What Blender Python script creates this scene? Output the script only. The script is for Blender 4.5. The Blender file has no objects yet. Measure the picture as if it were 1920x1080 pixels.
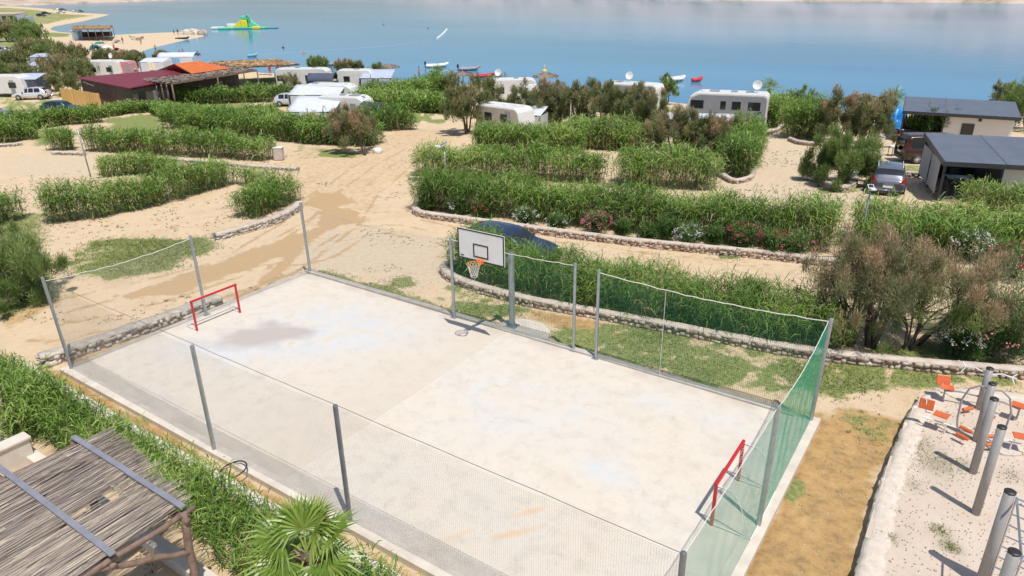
import bpy, math, random
import numpy as np
from mathutils import Vector, Matrix
# ------------------------------------------------------------------ camera, world, sun
scene = bpy.context.scene
COL = scene.collection
CP = np.array([22.386, -8.212, 10.896]); YAW, PITCH, ROLL, FPX = -0.604, 0.404, -0.015, 1327.84
def cam_axes():
    cy, sy = math.cos(YAW), math.sin(YAW)
    f = np.array([sy*math.cos(PITCH), cy*math.cos(PITCH), -math.sin(PITCH)])
    r = np.array([cy, -sy, 0.]); u = np.cross(r, f)
    return r*math.cos(ROLL)+u*math.sin(ROLL), -r*math.sin(ROLL)+u*math.cos(ROLL), f
CR, CU, CF = cam_axes()
cd = bpy.data.cameras.new('camera'); cam = bpy.data.objects.new('camera', cd); COL.objects.link(cam)
M = Matrix(((CR[0], CU[0], -CF[0], CP[0]), (CR[1], CU[1], -CF[1], CP[1]), (CR[2], CU[2], -CF[2], CP[2]), (0, 0, 0, 1)))
cam.matrix_world = M
cd.sensor_width = 36; cd.lens = FPX/1920*36; cd.clip_start = 0.1; cd.clip_end = 8000
scene.camera = cam
SUNV = Vector((0.37, -0.20, 1.0)).normalized()
world = bpy.data.worlds.new('World'); scene.world = world; world.use_nodes = True
wn = world.node_tree; bg = wn.nodes['Background']
sky = wn.nodes.new('ShaderNodeTexSky'); sky.sky_type = 'NISHITA'; sky.sun_disc = False
sky.sun_elevation = math.asin(SUNV.z); sky.sun_rotation = math.atan2(SUNV.x, SUNV.y)
sky.air_density = 1.0; sky.dust_density = 1.2; sky.ozone_density = 1.0
wn.links.new(sky.outputs[0], bg.inputs['Color']); bg.inputs['Strength'].default_value = 0.105
sl = bpy.data.lights.new('sun', 'SUN'); sl.energy = 4.0; sl.angle = math.radians(0.5); sl.color = (1.0, 0.95, 0.87)
so = bpy.data.objects.new('sun', sl); COL.objects.link(so)
so.rotation_euler = SUNV.to_track_quat('Z', 'Y').to_euler()
scene.view_settings.view_transform = 'Standard'; scene.view_settings.look = 'None'
scene.view_settings.exposure = 0.08; scene.view_settings.gamma = 1
scene.render.resolution_x = 1024; scene.render.resolution_y = 576
rng = np.random.default_rng(7); random.seed(7)
R = math.radians
SEA = -3.0
# ------------------------------------------------------------------ numeric helpers
def _h(ix, iy, seed):
    n = (ix.astype(np.int64)*374761393 + iy.astype(np.int64)*668265263 + seed*1442695041) & 0x7fffffff
    n = ((n ^ (n >> 13))*1274126177) & 0x7fffffff
    return ((n ^ (n >> 16)) & 0xffff)/65535.0
def vnoise(x, y, seed=0):
    x = np.asarray(x, float); y = np.asarray(y, float)
    ix, iy = np.floor(x), np.floor(y); fx, fy = x-ix, y-iy
    fx = fx*fx*(3-2*fx); fy = fy*fy*(3-2*fy)
    a, b = _h(ix, iy, seed), _h(ix+1, iy, seed); c, d = _h(ix, iy+1, seed), _h(ix+1, iy+1, seed)
    return (a*(1-fx)+b*fx)*(1-fy)+(c*(1-fx)+d*fx)*fy
def fbm(x, y, sc=1., octv=4, seed=0):
    s = 0; a = 1; t = 0
    for o in range(octv):
        s = s+a*vnoise(np.asarray(x)*sc+17.3*o, np.asarray(y)*sc-9.1*o, seed+o); t += a; a *= .5; sc *= 2.03
    return s/t
def unp(u, v, z):
    d = CF+CR*(u-960)/FPX-CU*(v-540)/FPX
    t = (z-CP[2])/d[2]
    return CP+d*t
def sdpoly(x, y, poly):
    """signed distance, positive inside"""
    x = np.asarray(x, float); y = np.asarray(y, float)
    d = np.full(x.shape, 1e18); ins = np.zeros(x.shape, bool); n = len(poly)
    for i in range(n):
        ax, ay = poly[i]; bx, by = poly[(i+1) % n]
        ex, ey = bx-ax, by-ay; L = ex*ex+ey*ey+1e-12
        t = np.clip(((x-ax)*ex+(y-ay)*ey)/L, 0, 1)
        d = np.minimum(d, (x-ax-t*ex)**2+(y-ay-t*ey)**2)
        c = (ay > y) != (by > y)
        xi = ax+(y-ay)/(by-ay if abs(by-ay) > 1e-9 else 1e-9)*ex
        ins ^= c & (x < xi)
    d = np.sqrt(d)
    return np.where(ins, d, -d)
def sdline(x, y, pl):
    x = np.asarray(x, float); y = np.asarray(y, float); d = np.full(x.shape, 1e18)
    for (ax, ay), (bx, by) in zip(pl[:-1], pl[1:]):
        ex, ey = bx-ax, by-ay; L = ex*ex+ey*ey+1e-12
        t = np.clip(((x-ax)*ex+(y-ay)*ey)/L, 0, 1)
        d = np.minimum(d, (x-ax-t*ex)**2+(y-ay-t*ey)**2)
    return np.sqrt(d)
# shoreline, traced on the water level, then closed far behind the camera
SHORE = [(2600, 236), (1920, 216), (1700, 210), (1500, 207), (1430, 203), (1300, 196), (1150, 180), (1000, 168), (900, 160), (760, 152), (660, 146),
         (600, 141), (500, 137), (430, 131), (340, 124), (288, 117), (262, 111), (255, 101), (275, 93), (310, 84), (345, 76), (384, 68), (380, 61),
         (340, 60), (290, 62), (210, 66), (150, 63), (110, 60), (93, 55), (100, 50), (125, 45), (150, 41), (197, 30), (205, 27), (150, 24), (95, 17), (35, 12.5), (-80, 10), (-600, 8)]
LAND = [tuple(unp(u, v, SEA)[:2]) for u, v in SHORE]+[(-1500, -900), (900, -900), (900, 60)]
def gz(x, y):
    x = np.asarray(x, float); y = np.asarray(y, float)
    s = (x-22.4)*-.568+(y+8.2)*.823
    b = -0.10-0.045*np.clip(s-27, 0, 57)
    d = sdpoly(x, y, LAND)
    sh = np.where(d > 0, SEA+.07*d, SEA+.08*d)
    z = np.minimum(b, sh)
    return np.maximum(z, SEA-5)
def at(u, v, dz=0.):
    z = -0.1
    for i in range(25):
        P = unp(u, v, z); z = .5*z+.5*float(gz(P[0], P[1]))
    P = unp(u, v, z); return np.array([P[0], P[1], z+dz])
VA = math.atan2(CR[1], CR[0])            # bearing of «across the view»
# ------------------------------------------------------------------ mesh helpers
def tag(o, label=None, cat=None, group=None, kind=None):
    if label: o['label'] = label
    if cat: o['category'] = cat
    if group: o['group'] = group
    if kind: o['kind'] = kind
    return o
def mesh(name, v, f, mat, parent=None, smooth=False, rnd=None, col=None, loc=None):
    """f: list of index arrays (each (n,k)) or list of tuples"""
    v = np.asarray(v, np.float32).reshape(-1, 3)
    me = bpy.data.meshes.new(name)
    if len(f) and isinstance(f[0], np.ndarray):
        tot = [np.full(len(a), a.shape[1]) for a in f]
        tot = np.concatenate(tot).astype(np.int32); idx = np.concatenate([a.ravel() for a in f]).astype(np.int32)
        me.vertices.add(len(v)); me.vertices.foreach_set('co', v.ravel())
        me.loops.add(len(idx)); me.loops.foreach_set('vertex_index', idx)
        me.polygons.add(len(tot)); st = np.concatenate([[0], np.cumsum(tot)[:-1]]).astype(np.int32)
        me.polygons.foreach_set('loop_start', st); me.polygons.foreach_set('loop_total', tot)
        me.update(calc_edges=True)
    else:
        me.from_pydata([tuple(map(float, p)) for p in v], [], [tuple(int(i) for i in p) for p in f]); me.update()
    if smooth: me.polygons.foreach_set('use_smooth', np.ones(len(me.polygons), bool))
    if rnd is not None:
        a = me.attributes.new('rnd', 'FLOAT', 'POINT'); a.data.foreach_set('value', np.asarray(rnd, np.float32))
    if col is not None:
        a = me.color_attributes.new('cov', 'FLOAT_COLOR', 'POINT'); a.data.foreach_set('color', np.asarray(col, np.float32).ravel())
    for m in (mat if isinstance(mat, (list, tuple)) else [mat]): me.materials.append(m)
    o = bpy.data.objects.new(name, me); COL.objects.link(o)
    if parent is not None: o.parent = parent
    if loc is not None: o.location = loc
    return o
def empty(name, loc=(0, 0, 0), rz=0.):
    o = bpy.data.objects.new(name, None); COL.objects.link(o); o.location = tuple(map(float, loc)); o.rotation_euler = (0, 0, rz); o.empty_display_size = .3
    return o
def thing(name, label, cat, loc=(0, 0, 0), rz=0., group=None):
    return tag(empty(name, loc, rz), label, cat, group)
def kids(o): return [c for c in bpy.data.objects if c.parent == o]
def copy_tree(o, loc, rz=0., label=None, sc=None):
    c = o.copy(); COL.objects.link(c); c.location = tuple(map(float, loc)); c.rotation_euler = (0, 0, rz)
    if sc: c.scale = (sc, sc, sc)
    if label: c['label'] = label
    for k in kids(o):
        d = k.copy(); COL.objects.link(d); d.parent = c
        for g in kids(k):
            e = g.copy(); COL.objects.link(e); e.parent = d
    return c
class MB:
    def __init__(s): s.v = []; s.f = []; s.r = []
    def add(s, V, F, r=None):
        b = len(s.v); s.v += [tuple(map(float, p)) for p in V]; s.f += [tuple(i+b for i in q) for q in F]
        s.r += [random.random() if r is None else r]*len(V); return s
    def box(s, x0, y0, z0, x1, y1, z1, r=None):
        V = [(x0, y0, z0), (x1, y0, z0), (x1, y1, z0), (x0, y1, z0), (x0, y0, z1), (x1, y0, z1), (x1, y1, z1), (x0, y1, z1)]
        return s.add(V, [(0, 3, 2, 1), (4, 5, 6, 7), (0, 1, 5, 4), (1, 2, 6, 5), (2, 3, 7, 6), (3, 0, 4, 7)], r)
    def hexa(s, V, r=None):
        return s.add(V, [(0, 3, 2, 1), (4, 5, 6, 7), (0, 1, 5, 4), (1, 2, 6, 5), (2, 3, 7, 6), (3, 0, 4, 7)], r)
    def beam(s, a, b, w, h, r=None):
        a = Vector(a); b = Vector(b); d = (b-a).normalized(); up = Vector((0, 0, 1)) if abs(d.z) < .95 else Vector((1, 0, 0))
        x = d.cross(up).normalized()*w/2; u = x.cross(d).normalized()*h/2
        return s.hexa([a-x-u, a+x-u, b+x-u, b-x-u, a-x+u, a+x+u, b+x+u, b-x+u], r)
    def tube(s, pts, rad, n=8, cap=True, r=None):
        pts = [Vector(p) for p in pts]; V = []; F = []
        rads = rad if isinstance(rad, (list, tuple)) else [rad]*len(pts)
        px = None
        for i, p in enumerate(pts):
            d = ((pts[min(i+1, len(pts)-1)]-p).normalized()+(p-pts[max(i-1, 0)]).normalized())
            d = d.normalized() if d.length > 1e-6 else Vector((0, 0, 1))
            if px is None: px = d.cross(Vector((0, 0, 1)) if abs(d.z) < .9 else Vector((1, 0, 0))).normalized()
            else: px = (px-d*px.dot(d)).normalized()
            y = d.cross(px)
            for k in range(n):
                t = 2*math.pi*k/n; V.append(p+(px*math.cos(t)+y*math.sin(t))*rads[i])
        for i in range(len(pts)-1):
            for k in range(n): F.append((i*n+k, i*n+(k+1) % n, (i+1)*n+(k+1) % n, (i+1)*n+k))
        if cap: F.append(tuple(range(n))[::-1]); F.append(tuple((len(pts)-1)*n+k for k in range(n)))
        return s.add(V, F, r)
    def lathe(s, prof, n=16, c=(0, 0, 0), axis='z', r=None):
        V = []; F = []
        for (q, z) in prof:
            for k in range(n):
                t = 2*math.pi*k/n; a, b = q*math.cos(t), q*math.sin(t)
                V.append((c[0]+a, c[1]+b, c[2]+z) if axis == 'z' else ((c[0]+a, c[1]+z, c[2]+b) if axis == 'y' else (c[0]+z, c[1]+a, c[2]+b)))
        for i in range(len(prof)-1):
            for k in range(n): F.append((i*n+k, i*n+(k+1) % n, (i+1)*n+(k+1) % n, (i+1)*n+k))
        F.append(tuple(range(n))[::-1]); F.append(tuple((len(prof)-1)*n+k for k in range(n)))
        return s.add(V, F, r)
    def prism(s, poly, y0, y1, r=None):           # poly in x,z, extruded along y
        n = len(poly); V = [(x, y0, z) for x, z in poly]+[(x, y1, z) for x, z in poly]
        F = [tuple(range(n))[::-1], tuple(range(n, 2*n))]+[(i, (i+1) % n, n+(i+1) % n, n+i) for i in range(n)]
        return s.add(V, F, r)
    def slab(s, poly, z0, z1, r=None):            # poly in x,y
        n = len(poly); V = [(x, y, z0) for x, y in poly]+[(x, y, z1) for x, y in poly]
        F = [tuple(range(n))[::-1], tuple(range(n, 2*n))]+[(i, (i+1) % n, n+(i+1) % n, n+i) for i in range(n)]
        return s.add(V, F, r)
    def build(s, name, mat, parent=None, smooth=False, bevel=0, loc=None):
        o = mesh(name, s.v, s.f, mat, parent, smooth, rnd=s.r, loc=loc)
        import bmesh
        bm = bmesh.new(); bm.from_mesh(o.data); bmesh.ops.recalc_face_normals(bm, faces=bm.faces); bm.to_mesh(o.data); bm.free()
        if bevel:
            m = o.modifiers.new('bevel', 'BEVEL'); m.width = bevel; m.segments = 2; m.limit_method = 'ANGLE'
        return o
# ------------------------------------------------------------------ materials
def newmat(name):
    m = bpy.data.materials.new(name); m.use_nodes = True; nt = m.node_tree; nt.nodes.clear()
    out = nt.nodes.new('ShaderNodeOutputMaterial'); b = nt.nodes.new('ShaderNodeBsdfPrincipled'); nt.links.new(b.outputs[0], out.inputs[0])
    return m, nt, b, out
def N(nt, t, **k):
    n = nt.nodes.new(t)
    for a, b in k.items():
        if a in ('scale', 'detail', 'rough'): n.inputs[{'scale': 'Scale', 'detail': 'Detail', 'rough': 'Roughness'}[a]].default_value = b
        else: setattr(n, a, b)
    return n
def ramp(nt, src, stops):
    r = nt.nodes.new('ShaderNodeValToRGB'); nt.links.new(src, r.inputs[0]); e = r.color_ramp.elements
    while len(e) < len(stops): e.new(.5)
    for i, (p, c) in enumerate(stops): e[i].position = p; e[i].color = (*c, 1) if len(c) == 3 else c
    return r.outputs[0]
def mix(nt, a, b, f):
    m = nt.nodes.new('ShaderNodeMix'); m.data_type = 'RGBA'
    for v, i in ((f, 0), (a, 6), (b, 7)):
        if isinstance(v, (int, float)): m.inputs[i].default_value = v
        elif isinstance(v, tuple): m.inputs[i].default_value = (*v, 1)
        else: nt.links.new(v, m.inputs[i])
    return m.outputs[2]
def bump(nt, b, src, st, dist):
    n = nt.nodes.new('ShaderNodeBump'); n.inputs['Strength'].default_value = st; n.inputs['Distance'].default_value = dist
    nt.links.new(src, n.inputs['Height']); nt.links.new(n.outputs[0], b.inputs['Normal'])
def mt(name, c1, c2=None, sc=3., rough=.7, metal=0., bp=0., bsc=None, spec=None, coat=0.):
    m, nt, b, out = newmat(name); c2 = c2 or tuple(x*.78 for x in c1)
    tc = N(nt, 'ShaderNodeTexCoord'); n = N(nt, 'ShaderNodeTexNoise', scale=sc, detail=6, rough=.6); nt.links.new(tc.outputs['Object'], n.inputs[0])
    nt.links.new(ramp(nt, n.outputs[0], [(.35, c1), (.68, c2)]), b.inputs['Base Color'])
    b.inputs['Roughness'].default_value = rough; b.inputs['Metallic'].default_value = metal
    if coat: b.inputs['Coat Weight'].default_value = coat
    if bp:
        n2 = N(nt, 'ShaderNodeTexNoise', scale=bsc or sc*6, detail=5); nt.links.new(tc.outputs['Object'], n2.inputs[0]); bump(nt, b, n2.outputs[0], .7, bp)
    return m
def leafmat(name, stops, trans=.3, rough=.55):
    m, nt, b, out = newmat(name)
    a = N(nt, 'ShaderNodeAttribute', attribute_name='rnd'); c = ramp(nt, a.outputs['Fac'], stops)
    nt.links.new(c, b.inputs['Base Color']); b.inputs['Roughness'].default_value = rough
    t = N(nt, 'ShaderNodeBsdfTranslucent'); nt.links.new(c, t.inputs[0])
    ms = N(nt, 'ShaderNodeMixShader'); ms.inputs[0].default_value = trans
    nt.links.new(b.outputs[0], ms.inputs[1]); nt.links.new(t.outputs[0], ms.inputs[2]); nt.links.new(ms.outputs[0], out.inputs[0])
    return m
def rndmat(name, stops, rough=.8, bp=0, bsc=20, metal=0):
    m, nt, b, out = newmat(name)
    a = N(nt, 'ShaderNodeAttribute', attribute_name='rnd'); c = ramp(nt, a.outputs['Fac'], stops)
    tc = N(nt, 'ShaderNodeTexCoord'); n = N(nt, 'ShaderNodeTexNoise', scale=bsc, detail=5); nt.links.new(tc.outputs['Object'], n.inputs[0])
    nt.links.new(mix(nt, c, (.12, .10, .085), ramp(nt, n.outputs[0], [(.5, (0, 0, 0)), (.9, (.6, .6, .6))])), b.inputs['Base Color'])
    b.inputs['Roughness'].default_value = rough; b.inputs['Metallic'].default_value = metal
    if bp: bump(nt, b, n.outputs[0], .8, bp)
    return m
def ribmat(name, c1, c2, freq, axis=1, rough=.45, metal=.2, depth=.02):
    m, nt, b, out = newmat(name)
    tc = N(nt, 'ShaderNodeTexCoord'); n = N(nt, 'ShaderNodeTexNoise', scale=1.2, detail=6); nt.links.new(tc.outputs['Object'], n.inputs[0])
    w = N(nt, 'ShaderNodeTexWave', scale=freq); w.bands_direction = 'XYZ'[axis]; nt.links.new(tc.outputs['Object'], w.inputs[0]); nt.links.new(mix(nt, ramp(nt, n.outputs[0], [(.3, c1), (.7, c2)]), tuple(x*.62 for x in c1), ramp(nt, w.outputs[0], [(0, (.9, .9, .9)), (.18, (0, 0, 0))])), b.inputs['Base Color'])
    bump(nt, b, w.outputs[0], .9, depth); b.inputs['Roughness'].default_value = rough; b.inputs['Metallic'].default_value = metal
    return m
REED = leafmat('reed_leaf', [(0, (.50, .40, .23)), (.16, (.26, .24, .09)), (.24, (.06, .125, .02)), (.5, (.115, .215, .032)), (.75, (.205, .34, .052)), (1, (.45, .54, .17))], .25)
REEDDRY = leafmat('reed_leaf_yellowish', [(0, (.55, .45, .28)), (.3, (.32, .29, .12)), (.45, (.13, .22, .04)), (.75, (.22, .35, .06)), (1, (.42, .50, .16))], .25)
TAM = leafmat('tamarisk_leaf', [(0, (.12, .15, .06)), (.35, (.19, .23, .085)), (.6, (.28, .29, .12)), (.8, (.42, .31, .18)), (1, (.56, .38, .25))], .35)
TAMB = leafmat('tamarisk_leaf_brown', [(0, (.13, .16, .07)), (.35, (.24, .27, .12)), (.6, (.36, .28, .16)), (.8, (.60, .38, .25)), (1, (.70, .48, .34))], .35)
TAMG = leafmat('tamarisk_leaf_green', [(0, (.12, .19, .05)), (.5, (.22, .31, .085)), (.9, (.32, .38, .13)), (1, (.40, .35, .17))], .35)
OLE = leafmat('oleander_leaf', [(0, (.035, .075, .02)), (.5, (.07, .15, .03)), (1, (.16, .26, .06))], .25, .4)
GRS = leafmat('grass_blade', [(0, (.11, .17, .04)), (.45, (.19, .26, .07)), (.75, (.31, .33, .12)), (1, (.50, .43, .23))], .35)
FLW = {k: leafmat('petal_'+k, [(0, c), (1, tuple(min(1, x*1.35) for x in c))], .3) for k, c in dict(white=(.8, .78, .74), pink=(.62, .2, .27), red=(.55, .09, .10), magenta=(.5, .05, .16)).items()}
BARK = mt('bark', (.17, .13, .10), (.08, .06, .05), 8, .9, bp=.02)
GALV = mt('galvanised_steel', (.42, .46, .49), (.33, .36, .39), 5, .42, .6)
GALVD = mt('galvanised_steel_dark', (.25, .28, .31), (.19, .21, .24), 5, .45, .6)
REDP = mt('red_paint', (.55, .025, .03), (.48, .02, .025), 6, .35)
WHT = mt('white_paint', (.8, .8, .79), (.72, .72, .7), 3, .4)
WTUBE = mt('white_tube', (.82, .82, .8), (.7, .7, .68), 8, .4)
BLK = mt('black_plastic', (.02, .02, .022), (.03, .03, .03), 4, .5)
DRK = mt('dark_metal', (.045, .05, .06), (.06, .065, .075), 4, .45, .3)
GLASS = mt('dark_glass', (.02, .025, .03), (.03, .035, .04), 1, .06)
CONC = mt('concrete', (.52, .49, .44), (.40, .37, .33), 2.2, .9, bp=.01)
CONCW = mt('whitewashed_concrete', (.68, .62, .54), (.54, .48, .41), 1.6, .85, bp=.006)
ORG = mt('orange_plastic', (.66, .15, .045), (.55, .12, .04), 5, .4)
WOODD = mt('weathered_log', (.26, .18, .14), (.15, .10, .08), 7, .85, bp=.02, bsc=18)
STONE = rndmat('rubble_stone', [(0, (.30, .26, .22)), (.5, (.50, .45, .38)), (1, (.66, .61, .54))], .9, .015, 14)
STONEP = rndmat('rubble_stone_pinkish', [(0, (.32, .22, .17)), (.5, (.50, .39, .31)), (1, (.62, .54, .46))], .9, .015, 14)
# ------------------------------------------------------------------ ground sheet
def P2(*px): return [tuple(at(u, v)[:2]) for u, v in px]
def ground():
    az = np.concatenate([np.linspace(-math.pi, -.72, 60)[:-1], np.linspace(-.72, .72, 560), np.linspace(.72, math.pi, 60)[1:]])
    rr = np.concatenate([[.3, 2, 4], np.geomspace(5.5, 60, 330), np.geomspace(60, 2600, 190)[1:]])
    A, Rr = np.meshgrid(az, rr); th = math.pi/2-(YAW)-A
    X = (CP[0]+Rr*np.cos(th)).ravel(); Y = (CP[1]+Rr*np.sin(th)).ravel()
    Z = gz(X, Y); nr, na = len(rr), len(az)
    Z = Z+(fbm(X, Y, .35, 4, 3)-.5)*.07*np.clip(1, 0, 1)
    cov = np.zeros((len(X), 4), np.float32); n1 = fbm(X, Y, .9, 4, 11); n2 = fbm(X, Y, .25, 3, 21); n3 = fbm(X, Y, 2.6, 3, 31)
    def blob(ch, px, w=1., soft=.8, mul=None):
        poly = P2(*px); d = sdpoly(X, Y, poly); m = np.clip(d/soft+.5+(n1-.5)*1.4, 0, 1)*w
        if mul is not None: m = m*mul
        cov[:, ch] = np.maximum(cov[:, ch], m)
    patch = np.clip((n1*.6+n3*.4-.40)*6, 0, 1)
    blob(0, [(110, 490), (185, 448), (262, 448), (395, 445), (395, 468), (320, 505), (200, 522)], 1, .8, np.clip(patch+.5, 0, 1))
    blob(0, [(0, 190), (145, 185), (120, 222), (0, 228)], .75, 3, patch*.5+.5); blob(0, [(190, 222), (305, 212), (320, 245), (215, 250)], .8, 2)
    blob(0, [(340, 198), (470, 192), (480, 212), (360, 214)], .7, 2); blob(0, [(30, 246), (110, 240), (160, 250), (70, 275)], .8, 1.5)
    blob(0, [(1180, 612), (1300, 612), (1500, 668), (1790, 700), (1920, 712), (1920, 728), (1830, 722), (1700, 722), (1590, 740), (1560, 770), (1440, 756), (1250, 700), (1160, 672)], 1, .6, np.clip(patch+.35, 0, 1))
    blob(0, [(1030, 620), (1170, 600), (1200, 640), (1130, 668), (1040, 640)], .9, .5, patch); blob(0, [(820, 560), (950, 575), (955, 612), (880, 600)], 1, .5, patch)
    blob(0, [(590, 514), (720, 548), (860, 592), (850, 580), (720, 535), (600, 508)], .8, .4); blob(0, [(735, 522), (765, 520), (775, 535), (735, 538)], 1, .3)
    blob(0, [(840, 540), (880, 530), (930, 560), (1000, 580), (990, 600), (880, 575)], .8, .5, patch)
    blob(0, [(1540, 660), (1700, 640), (1920, 660), (1920, 690), (1700, 680), (1540, 668)], .8, .8, np.clip(patch+.5, 0, 1))
    blob(0, [(1550, 765), (1690, 780), (1680, 840), (1620, 815), (1550, 800)], .5, .8, patch); blob(0, [(1470, 930), (1500, 900), (1490, 950)], .8, .3)
    blob(0, [(1350, 472), (1390, 474), (1385, 486), (1350, 484)], 1, .4); blob(0, [(600, 280), (660, 284), (665, 296), (600, 294)], 1, .6)
    blob(0, [(1530, 330), (1600, 330), (1610, 360), (1540, 362)], .9, .6, patch); blob(0, [(1640, 308), (1730, 310), (1730, 322), (1640, 320)], .6, .5)
    blob(0, [(600, 255), (700, 262), (720, 290), (560, 300), (520, 290)], .45, 1.5, patch); blob(0, [(1040, 150), (1400, 180), (1390, 270), (1000, 260)], .6, 3, patch)
    blob(0, [(-300, 13), (20, 14.5), (75, 19), (120, 26), (185, 29), (150, 33), (112, 40), (88, 46), (40, 56), (60, 75), (60, 190), (-300, 190)], .62, 6, np.clip(n2*1.4+.4, 0, 1))
    blob(0, [(80, 62), (135, 60), (130, 68), (70, 70)], .9, 2); blob(0, [(240, 150), (860, 150), (860, 230), (240, 240)], .7, 3, np.clip(patch+.3, 0, 1))
    blob(0, [(-400, 400), (90, 400), (100, 560), (0, 600), (-400, 640)], .6, 1)
    # damp earth
    for px in ([(590, 362), (640, 362), (668, 380), (640, 388), (674, 400), (678, 416), (640, 424), (560, 470), (470, 505), (330, 552), (225, 566), (210, 556), (330, 520), (480, 462), (560, 438), (590, 425), (600, 395), (560, 385)],
               [(640, 410), (600, 440), (560, 480), (500, 540), (440, 580), (400, 590), (500, 512), (560, 462)]):
        blob(1, px, .85, .6, .6+.7*n3)
    for pl in (((150, 590), (300, 556), (480, 500), (600, 420), (640, 370), (720, 310), (820, 255)), ((560, 470), (640, 420), (760, 415), (900, 443), (1100, 470), (1300, 492), (1500, 510))):
        d = sdline(X, Y, P2(*pl))
        for r0 in (.65, 2.1): cov[:, 1] = np.maximum(cov[:, 1], np.exp(-((d-r0)/.22)**2)*np.clip(n1*1.6-.25, 0, .62))
    # orange earth
    blob(2, [(1532, 788), (1560, 760), (1700, 790), (1640, 900), (1600, 1090), (1380, 1090)], 1, .5); blob(2, [(1440, 750), (1560, 770), (1560, 800), (1480, 780)], .9, .5)
    blob(2, [(75, 690), (130, 700), (640, 1010), (800, 1090), (700, 1090), (150, 760)], .9, .3); blob(2, [(980, 575), (1120, 600), (1180, 640), (1060, 625), (1000, 600)], .8, .5)
    blob(2, [(100, 660), (390, 575), (400, 592), (140, 690)], .5, .3); blob(2, [(0, 560), (120, 560), (60, 600), (0, 620)], .6, .6)
    blob(2, [(520, 290), (760, 240), (880, 250), (760, 340), (700, 400), (560, 400), (520, 350)], .35, 2); blob(2, [(1040, 440), (1440, 478), (1500, 520), (1180, 490)], .3, 1)
    # pale gravel
    blob(3, [(600, 430), (700, 425), (840, 445), (840, 530), (760, 540), (620, 515), (560, 500)], .9, .8); blob(3, [(1340, 330), (1440, 230), (1500, 200), (1560, 270), (1720, 260), (1740, 370), (1560, 385), (1350, 370)], .9, 1)
    blob(3, [(0, 290), (180, 290), (170, 330), (0, 330)], .8, 1.5); blob(3, [(60, 60), (400, 55), (400, 110), (255, 120), (60, 130)], .5, 5)
    cov[:, 3] = np.maximum(cov[:, 3], np.clip(1-sdpoly(X, Y, LAND)/9, 0, 1)*.7)
    cov[:, 0] *= np.clip(sdpoly(X, Y, LAND)/6-.3, 0, 1)
    i = np.arange(nr-1)[:, None]*na+np.arange(na-1)[None]
    F = np.stack([i, i+1, i+na+1, i+na], -1).reshape(-1, 4)
    m, nt, b, out = newmat('earth')
    tc = N(nt, 'ShaderNodeTexCoord'); at_ = N(nt, 'ShaderNodeAttribute', attribute_name='cov'); sp = N(nt, 'ShaderNodeSeparateColor'); nt.links.new(at_.outputs['Color'], sp.inputs[0])
    def noise(s, d=6, r=.6):
        n = N(nt, 'ShaderNodeTexNoise', scale=s, detail=d, rough=r); nt.links.new(tc.outputs['Object'], n.inputs[0]); return n.outputs[0]
    nA, nB, nC = noise(.35), noise(3.5, 8, .7), noise(28, 4, .7)
    c = ramp(nt, nA, [(.3, (.61, .46, .29)), (.5, (.67, .52, .35)), (.7, (.58, .44, .29))])
    c = mix(nt, c, (.40, .29, .19), ramp(nt, nB, [(.52, (0, 0, 0)), (.75, (.5, .5, .5))]))
    pale = ramp(nt, nB, [(.35, (.65, .53, .38)), (.65, (.57, .455, .32))])
    def gate(s, n, lo, hi):
        a = N(nt, 'ShaderNodeMath', operation='ADD'); nt.links.new(s, a.inputs[0]); nt.links.new(n, a.inputs[1])
        mr = N(nt, 'ShaderNodeMapRange'); mr.inputs[1].default_value = lo; mr.inputs[2].default_value = hi; nt.links.new(a.outputs[0], mr.inputs[0]); return mr.outputs[0]
    c = mix(nt, c, pale, gate(at_.outputs['Alpha'], nB, .6, 1.2))
    orange = ramp(nt, nB, [(.3, (.57, .38, .175)), (.5, (.47, .30, .13)), (.72, (.27, .175, .095))])
    c = mix(nt, c, orange, gate(sp.outputs[2], nB, .75, 1.25))
    c = mix(nt, c, (.50, .345, .19), gate(sp.outputs[1], nB, .85, 1.05))
    vn = N(nt, 'ShaderNodeTexNoise', scale=9, detail=5, rough=.75); nt.links.new(tc.outputs['Object'], vn.inputs[0])
    c = mix(nt, c, (.24, .17, .115), ramp(nt, nC, [(.62, (0, 0, 0)), (.72, (.55, .55, .55))]))
    c = mix(nt, c, (.80, .74, .66), ramp(nt, vn.outputs[0], [(.66, (0, 0, 0)), (.74, (.5, .5, .5))]))
    gr = ramp(nt, vn.outputs[0], [(.3, (.13, .18, .05)), (.5, (.22, .26, .085)), (.7, (.42, .36, .18))])
    c = mix(nt, c, gr, gate(sp.outputs[0], nB, .78, 1.12))
    nt.links.new(c, b.inputs['Base Color']); b.inputs['Roughness'].default_value = .95; b.inputs['Specular IOR Level'].default_value = .2
    ad = N(nt, 'ShaderNodeMath', operation='MULTIPLY_ADD'); nt.links.new(nC, ad.inputs[0]); ad.inputs[1].default_value = .35; nt.links.new(nB, ad.inputs[2])
    bump(nt, b, ad.outputs[0], .8, .06)
    # lower the sheet a little under the court slab and gym pad so nothing pokes through
    inc = sdpoly(X, Y, [(-.1, -.1), (20.0, -.2), (20.0, 9.6), (-.1, 9.6)]); Z = Z-.12*np.clip(inc/.3+.5, 0, 1)
    o = mesh('ground', np.stack([X, Y, Z], 1), [F], m, None, True, col=cov)
    tag(o, kind='structure'); return X, Y, Z, cov
GX, GY, GZ, GC = ground()
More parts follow.
